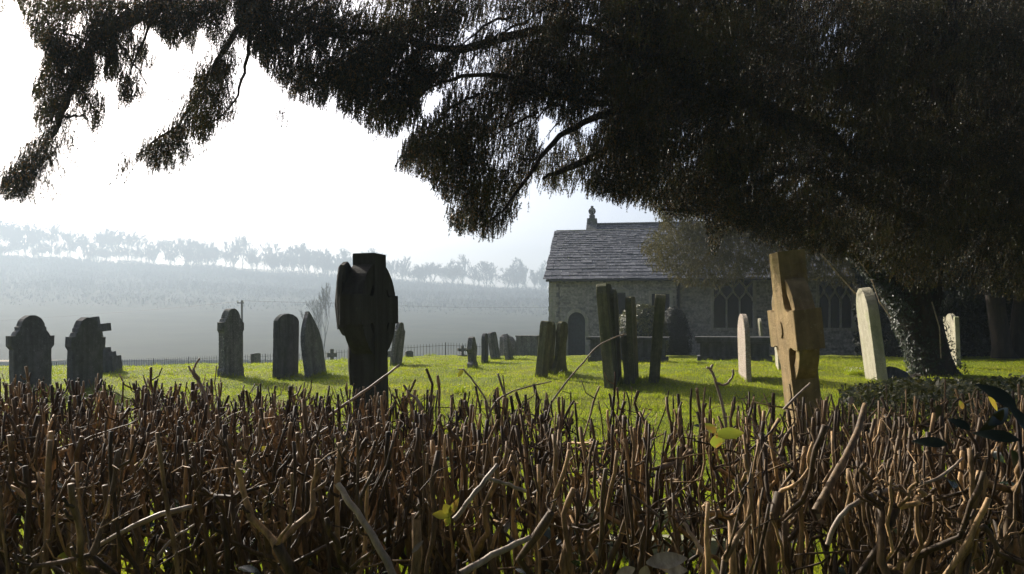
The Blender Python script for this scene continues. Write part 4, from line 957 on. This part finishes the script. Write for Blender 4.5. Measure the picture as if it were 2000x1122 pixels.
# ------------------------------------------------------------------ the clipped hedge
HG = empty('clipped_hedge', (0, 2, 0), label='clipped bare hedge of knotty brown stems filling the foreground', cat='hedge')
ho = Vector((0, 2, 0)); hr = random.Random(21)
def hz(x, y):   # clipped height
    px = 1000 + x / y * F
    return 1.343 + .030 * float(ss(900, 100, px)) - .012 * float(ss(1250, 1800, px)) + .02 * (y - 2.0) * .3
class NB:   # fast tube collector with numpy
    def __init__(s): s.V = []; s.F = []; s.n = 0
    def tube(s, P, r, n=6):
        P = np.array(P, float); m_ = len(P); r = np.array(r, float); T = np.gradient(P, axis=0); T /= np.linalg.norm(T, axis=1, keepdims=True) + 1e-9
        ref = np.array([.3, .9, .1]); U = np.cross(T, ref); U /= np.linalg.norm(U, axis=1, keepdims=True) + 1e-9; W = np.cross(T, U)
        a = np.arange(n) * 2 * np.pi / n; R_ = U[:, None, :] * np.cos(a)[None, :, None] + W[:, None, :] * np.sin(a)[None, :, None]
        V = P[:, None, :] + R_ * r[:, None, None]; b0 = s.n; s.V.append(V.reshape(-1, 3)); s.V.append(P[-1:] + T[-1:] * r[-1] * .15)
        i = (np.arange(m_ - 1)[:, None] * n + np.arange(n)[None, :]).ravel(); k = (np.arange(m_ - 1)[:, None] * n + ((np.arange(n) + 1) % n)[None, :]).ravel()
        s.F.append(np.stack([i, k, k + n, i + n], 1) + b0)
        c = (m_ - 1) * n + np.arange(n); cn = (m_ - 1) * n + (np.arange(n) + 1) % n
        s.F.append(np.stack([c, cn, np.full(n, m_ * n), np.full(n, m_ * n)], 1) + b0); s.n += m_ * n + 1
    def build(s, name, mt, parent, off):
        V = np.concatenate(s.V) - np.array(off); Fq = np.concatenate(s.F); 
        m = bpy.data.meshes.new(name); tri = Fq[:, 2] == Fq[:, 3]
        fl = [list(f) for f in Fq[~tri].tolist()] + [f[:3] for f in Fq[tri].tolist()]
        m.from_pydata(V.tolist(), [], fl); m.update(); m.polygons.foreach_set('use_smooth', [True] * len(m.polygons)); m.materials.append(mt)
        o = bpy.data.objects.new(name, m); return link(o, parent)
hb = NB(); tips = []
def seg(p, q, r0, r1, wob, n=5, side=6, knob=False):
    P = []; 
    for i in range(n + 1):
        t_ = i / n; c = p.lerp(q, t_); k = math.sin(math.pi * t_)
        P.append(c + Vector((hr.gauss(0, wob), hr.gauss(0, wob), 0)) * (k + .15 if 0 < i < n else 0))
    rr_ = [r0 + (r1 - r0) * i / n for i in range(n + 1)]; rr_ = [x * hr.uniform(.9, 1.14) for x in rr_]
    if knob: rr_[-2] *= 1.2
    hb.tube(P, rr_, side)
def stool(x, y):
    left = float(ss(1100, 300, 1000 + x / y * F))
    b0 = Vector((x, y, -.02)); zk = hr.uniform(.5, .98); k1 = Vector((x + hr.gauss(0, .06), y + hr.gauss(0, .05), zk))
    r0 = hr.uniform(.006, .013); seg(b0, k1, r0 * 1.2, r0, .016, 7, 7)
    for i in range(hr.choice((1, 2, 2, 3))):
        zk2 = hr.uniform(1.08, 1.26) - (.12 if hr.random() < .2 else 0); k2 = k1 + Vector((hr.gauss(0, .08), hr.gauss(0, .07), max(.08, zk2 - zk))); r1 = r0 * hr.uniform(.55, .85)
        seg(k1, k2, r1 * 1.1, r1, .014, 7, 7, True)
        for j in range(hr.choice((2, 3, 4, 5, 6)) + (1 if left > .5 else 0)):
            top = hz(k2.x, k2.y) + hr.gauss(0, .017) + (hr.uniform(.01, .05) if hr.random() < .05 else 0) - (hr.uniform(.02, .19) if hr.random() < .5 else 0)
            r2 = hr.choice((hr.uniform(.0018, .0034), hr.uniform(.003, .0058))); a = hr.uniform(0, 6.28); sp_ = abs(hr.gauss(0, .062)) + .012 + .02 * left
            k3 = k2 + Vector((math.cos(a) * sp_, math.sin(a) * sp_, max(.03, top - k2.z)))
            st_ = k1.lerp(k2, hr.uniform(.6, 1)) if hr.random() < .4 else k2
            md = st_.lerp(k3, .3) + Vector((math.cos(a), math.sin(a), 0)) * sp_ * hr.uniform(.2, .6)
            P = [st_, st_.lerp(md, .5) + Vector((0, 0, -.002)), md, md.lerp(k3, .35), md.lerp(k3, .7), k3]
            P = [P[0]] + [q + Vector((hr.gauss(0, .0045), hr.gauss(0, .004), hr.gauss(0, .002))) for q in P[1:]]
            P2 = []
            for q0, q1 in zip(P[:-1], P[1:]): P2 += [q0, q0.lerp(q1, .5) + Vector((hr.gauss(0, .0012), hr.gauss(0, .0012), 0))]
            P2.append(P[-1]); nn_ = len(P2)
            hb.tube(P2, [r2 * (1.35 - .4 * min(1, i_ / 4)) * (1.28 if hr.random() < .16 else hr.uniform(.88, 1.08)) for i_ in range(nn_)], 7)
            for _ in range(2):
                if hr.random() < .55:   # fine dead twiglets
                    q = P[1].lerp(P[-1], hr.random()); a2 = hr.uniform(0, 6.28); l = hr.uniform(.02, .09); b2_ = q + Vector((math.cos(a2) * l * .5, math.sin(a2) * l * .5, l * hr.uniform(-.2, .7))); c2_ = b2_ + Vector((math.cos(a2 + .9) * l * .4, math.sin(a2 + .9) * l * .4, l * hr.uniform(-.3, .6)))
                    if c2_.z < hz(q.x, q.y) + .02: hb.tube([q, b2_, c2_], [.0013, .001, .0007], 4)
            for _ in range(3 if left > .4 else 1):
                if hr.random() < .35 + .4 * left:
                    q = P[2].lerp(P[-1], hr.uniform(.0, .85)); a2 = hr.uniform(0, 6.28); l = hr.uniform(.015, .055)
                    hb.tube([q, q + Vector((math.cos(a2) * l * .6, math.sin(a2) * l * .6, l * .3)), q + Vector((math.cos(a2) * l * .9, math.sin(a2) * l * .9, l))], [r2 * .65, r2 * .55, r2 * .45], 5)
y = 1.5
while y < 2.8:
    x = -(y * .72 + .1)
    while x < y * .72 + .1:
        px = 1000 + x / y * F
        if 1548 < px < 1608 and hr.random() < (.75 if y > 1.9 else .5): x += .05; continue
        if 1050 < px < 1480 and y > 2.0 and hr.random() < .22: x += .08; continue
        stool(x + hr.gauss(0, .03), y + hr.gauss(0, .06)); x += (.076 if px < 700 else .098) * hr.uniform(.6, 1.4)
    y += .19
for i in range(600):   # straight side shoots
    y = hr.uniform(1.55, 2.7); x = hr.uniform(-y * .72, y * .72); z0 = hr.uniform(.5, 1.15); L_ = hr.uniform(.10, .3); p_ = Vector((x, y, z0))
    q = p_ + Vector((hr.gauss(0, .05), hr.gauss(0, .04), L_)); q.z = min(q.z, hz(x, y)); r_ = hr.uniform(.0014, .0042); seg(p_, q, r_ * 1.1, r_ * .8, .006, 5, 6)
for i in range(420):   # thin crooked cross twigs
    y = hr.uniform(1.5, 2.7); x = hr.uniform(-y * .72, y * .72); z0 = hr.uniform(.7, 1.32); a = hr.uniform(0, 6.28); L_ = hr.uniform(.05, .26); p_ = Vector((x, y, z0))
    q = p_ + Vector((math.cos(a) * L_, math.sin(a) * L_ * .6, hr.uniform(-.2, .8) * L_)); q.z = min(q.z, hz(x, y)); r_ = hr.uniform(.001, .0034); seg(p_, q, r_, r_ * .6, .010, 6, 5)
hb.build('stems', M_twig, HG, ho)
# longer loose branches caught in the hedge
def stick(pts, r0, r1, mt=None):
    mb = NB(); r0 *= .8; r1 *= .8
    P = [at(*p_) for p_ in pts]; Q = []
    for i in range(len(P) - 1):
        for j in range(5):
            t_ = j / 5; a = P[max(i - 1, 0)]; b_ = P[i]; c_ = P[i + 1]; d_ = P[min(i + 2, len(P) - 1)]
            Q.append(.5 * ((2 * b_) + (c_ - a) * t_ + (2 * a - 5 * b_ + 4 * c_ - d_) * t_ ** 2 + (-a + 3 * b_ - 3 * c_ + d_) * t_ ** 3) + Vector((hr.gauss(0, .0007), hr.gauss(0, .0007), hr.gauss(0, .0007))))
    Q.append(P[-1]); n = len(Q); mb.tube(Q, [(r0 + (r1 - r0) * i / (n - 1)) * hr.uniform(.94, 1.08) for i in range(n)], 8); mb.build('loose_branch', mt or M_stick, HG, ho)
stick([(180, 1072, 1.42), (235, 1042, 1.4), (300, 1010, 1.4), (375, 990, 1.43)], .0045, .0062)
stick([(660, 945, 1.40), (690, 990, 1.38), (735, 1060, 1.36), (775, 1140, 1.35)], .0062, .0085)
stick([(888, 1015, 1.40), (930, 960, 1.42), (972, 908, 1.45)], .0058, .0048)
stick([(935, 928, 1.45), (985, 945, 1.45), (1028, 960, 1.45)], .0045, .004)
stick([(1040, 900, 2.5), (1070, 800, 2.5), (1130, 718, 2.5), (1175, 672, 2.5), (1222, 652, 2.5)], .0045, .0022)
stick([(590, 860, 2.3), (650, 808, 2.3), (720, 758, 2.3), (780, 714, 2.3)], .006, .004)
stick([(1615, 1065, 1.45), (1640, 1010, 1.45), (1690, 972, 1.47), (1745, 955, 1.5), (1780, 953, 1.52)], .0055, .0065)
stick([(1745, 955, 1.5), (1830, 935, 1.52), (1880, 895, 1.55)], .0045, .0035)
stick([(1592, 1000, 1.5), (1640, 910, 1.55), (1672, 850, 1.6), (1690, 790, 1.65)], .010, .007, M_twig)
stick([(975, 880, 2.4), (952, 790, 2.4), (930, 752, 2.4), (906, 722, 2.4)], .004, .003); stick([(906, 722, 2.4), (893, 722, 2.4)], .0025, .0015)
stick([(940, 880, 2.4), (960, 800, 2.4), (1000, 765, 2.4), (1078, 745, 2.4)], .0055, .002); stick([(985, 770, 2.4), (972, 730, 2.4)], .005, .0042)
stick([(1425, 960, 2.4), (1418, 830, 2.4), (1398, 748, 2.4), (1388, 722, 2.4)], .006, .005); stick([(1398, 748, 2.4), (1415, 752, 2.4), (1430, 738, 2.4), (1432, 722, 2.4)], .005, .0035); stick([(1388, 722, 2.4), (1392, 712, 2.4)], .006, .004); stick([(1388, 722, 2.4), (1380, 718, 2.4)], .005, .004)
stick([(390, 742, 2.3), (378, 722, 2.3), (390, 700, 2.3)], .005, .003); stick([(415, 860, 2.3), (400, 770, 2.3), (380, 735, 2.3), (368, 715, 2.3)], .008, .003)
stick([(835, 870, 2.3), (820, 790, 2.3), (800, 770, 2.3), (788, 752, 2.3)], .007, .004)
stick([(900, 1122, 1.35), (960, 1085, 1.38), (1035, 1050, 1.4)], .0085, .006)
stick([(1530, 800, 2.2), (1560, 770, 2.2), (1583, 748, 2.2)], .0045, .004)
stick([(1335, 1020, 1.5), (1370, 1075, 1.48), (1410, 1130, 1.46)], .0045, .006)
stick([(300, 1100, 1.45), (330, 1060, 1.45), (380, 1025, 1.47)], .0038, .0025)
stick([(640, 835, 1.9), (585, 880, 1.85), (560, 930, 1.8)], .004, .003)

# leaves low in the hedge
def big_leaf(mb, p_, dirn, nrm, L_, w_, curl=.2):
    dirn = dirn.normalized(); sd_ = dirn.cross(nrm).normalized(); nr = sd_.cross(dirn); V = []; n = 7
    for i in range(n + 1):
        t_ = i / n; ww = w_ * (math.sin(math.pi * min(1, t_ * .96 + .02)) ** .8) / 2 * (1.15 - .4 * t_); c = p_ + dirn * L_ * t_ - nr * curl * L_ * t_ * t_
        V += [c - sd_ * ww + nr * ww * .25, c, c + sd_ * ww + nr * ww * .25]
    mb.add(V, [[i * 3 + k, i * 3 + k + 1, i * 3 + k + 4, i * 3 + k + 3] for i in range(n) for k in range(2)])
lg = MB()
for i in range(1500):
    y = hr.uniform(1.38, 2.7); x = hr.uniform(-y * .7, y * .7); z_ = hr.uniform(.45, 1.08) if hr.random() < .93 else hr.uniform(1.08, 1.28)
    if hr.random() < .6 * float(ss(900, 1400, 1000 + x / y * F)): continue
    a = hr.uniform(0, 6.28); L_ = hr.uniform(.02, .05)
    big_leaf(lg, Vector((x, y, z_)) - ho, Vector((math.cos(a), math.sin(a), hr.uniform(-.5, .4))), Vector((hr.gauss(0, .4), hr.gauss(0, .4), 1)), L_, L_ * .5)
lg.build('leaves', M_laur, HG, smooth=True, fix=False)
ly = MB()
def lf(px, py, d, dx, dz, L_, w_, mb=ly, nx=0, ny=-1, nzv=.5, curl=.15): big_leaf(mb, at(px, py, d) - ho, Vector((dx, .1, dz)), Vector((nx, ny, nzv)), L_, w_, curl)
lf(878, 1008, 1.42, -1, .1, .032, .017); lf(878, 1008, 1.42, .5, 1, .034, .014); lf(878, 1008, 1.42, -.3, -.8, .022, .014); lf(878, 1004, 1.42, -.3, .5, .02, .018)
lf(1398, 850, 1.7, 1, .1, .066, .028); lf(1398, 850, 1.7, .1, -1, .03, .03); lf(1398, 846, 1.7, -.5, .5, .03, .02)
lf(288, 905, 1.7, -1, -.1, .035, .014); lf(905, 722, 2.4, -.7, -.9, .03, .014); lf(508, 880, 1.8, 1, .4, .018, .014); lf(120, 1100, 1.4, .3, 1, .02, .02)
lf(1930, 775, 1.7, .7, -.8, .042, .014); lf(1880, 800, 1.7, -.2, 1, .02, .012)
ly.build('yellow_leaves', M_yell, HG, smooth=True, fix=False)
lp = MB(); lf(1262, 1105, 1.35, -.2, -1, .03, .02, lp); lf(1262, 1100, 1.35, 1, .1, .075, .03, lp); lf(1240, 1110, 1.35, -.8, -.4, .04, .02, lp); lf(1290, 1110, 1.35, 1, -.1, .05, .022, lp)
lf(985, 1040, 1.4, .5, .9, .02, .01, lp); lf(805, 1080, 1.4, .7, .8, .028, .009, lp); lf(1660, 790, 1.9, .3, .8, .02, .015, lp)
lp.build('pale_leaves', M_stick, HG, smooth=True, fix=False)

# evergreen shrub with glossy leaves on the right behind the stems
p_ = at(1900, 800, 3.6); SH = empty('laurel_shrub', (p_.x, 3.6, 0), label='glossy dark evergreen shrub behind the right end of the clipped hedge', cat='shrub'); so_ = Vector((p_.x, 3.6, 0))
n = 9000; y = rng.uniform(2.9, 5.2, n); px = 1640 + 420 * rng.uniform(0, 1, n) ** .8
tz_ = CH - (np.interp(px, [1620, 1680, 1760, 1900, 2060], [150, 132, 122, 125, 118]) + rng.normal(0, 4, n)) / F * y
x = (px - 1000) / F * y; z_ = np.minimum(tz_, tz_ - np.abs(rng.normal(0, .10, n)))
C = np.stack([x, y, z_], 1) - np.array(so_); V = leaves(C, np.tile([-.3, -.2, 1.0], (n, 1)), .017, .7); mesh('leaves', V, np.arange(len(V)).reshape(-1, 4), M_bush, SH)
bs = MB()
for i in range(120):
    y_ = rnd.uniform(3, 5.1); px_ = rnd.uniform(1650, 2050); q = at(px_, 620, y_); bs.tube([Vector((q.x, y_, 0)) - so_, Vector((q.x + rnd.gauss(0, .05), y_, .6)) - so_, Vector((q.x + rnd.gauss(0, .08), y_, 1.18)) - so_], [.008, .006, .003], 5)
bs.build('branches', M_bark, SH, fix=False)
lb = MB(); LS = empty('laurel_sprig', (1.05, 1.65, 0), label='large dark laurel leaves poking up at the right edge of the hedge', cat='plant'); lso = Vector((1.05, 1.65, 0))
for (a, b_, d_, dx, dz, L_, w_) in ((1985, 800, 1.6, -1, 1.0, .095, .045), (1850, 868, 1.6, -1, .15, .07, .03), (1990, 860, 1.6, -1, .25, .09, .034), (1930, 830, 1.7, .9, .5, .09, .04), (1960, 800, 1.7, -.4, -.7, .08, .035), (2010, 850, 1.55, -.3, 1, .08, .035), (1895, 840, 1.65, -.8, .6, .05, .028), (1830, 790, 1.8, .3, -.8, .05, .03), (1975, 880, 1.55, .4, -.6, .06, .03)):
    big_leaf(lb, at(a, b_, d_) - lso, Vector((dx, .15, dz)), Vector((.2, -1, .3)), L_ * .85, w_ * .75, .35)
lb.build('leaves', M_dlf, LS, smooth=True, fix=False)
sm = NB(); P = [at(2010, 1200, 1.6), at(2000, 950, 1.62), at(1985, 800, 1.6)]; sm.tube(P, [.006, .005, .003], 6); sm.build('stem', M_bark, LS, lso)

# ------------------------------------------------------------------ haze
b = MB().box((-50, 620, 42), (1050, 660, 66)); hzb = b.build('haze', M_st, kind='stuff', label='thin bright morning mist over the valley', cat='haze')
m = bpy.data.materials.new('morning mist'); m.use_nodes = True; t = m.node_tree; t.nodes.clear()
o_ = t.nodes.new('ShaderNodeOutputMaterial'); v_ = t.nodes.new('ShaderNodeVolumePrincipled')
v_.inputs['Density'].default_value = .0014; v_.inputs['Color'].default_value = (.39, .465, .535, 1); v_.inputs['Anisotropy'].default_value = .35
t.links.new(v_.outputs[0], o_.inputs['Volume']); hzb.data.materials.clear(); hzb.data.materials.append(m)
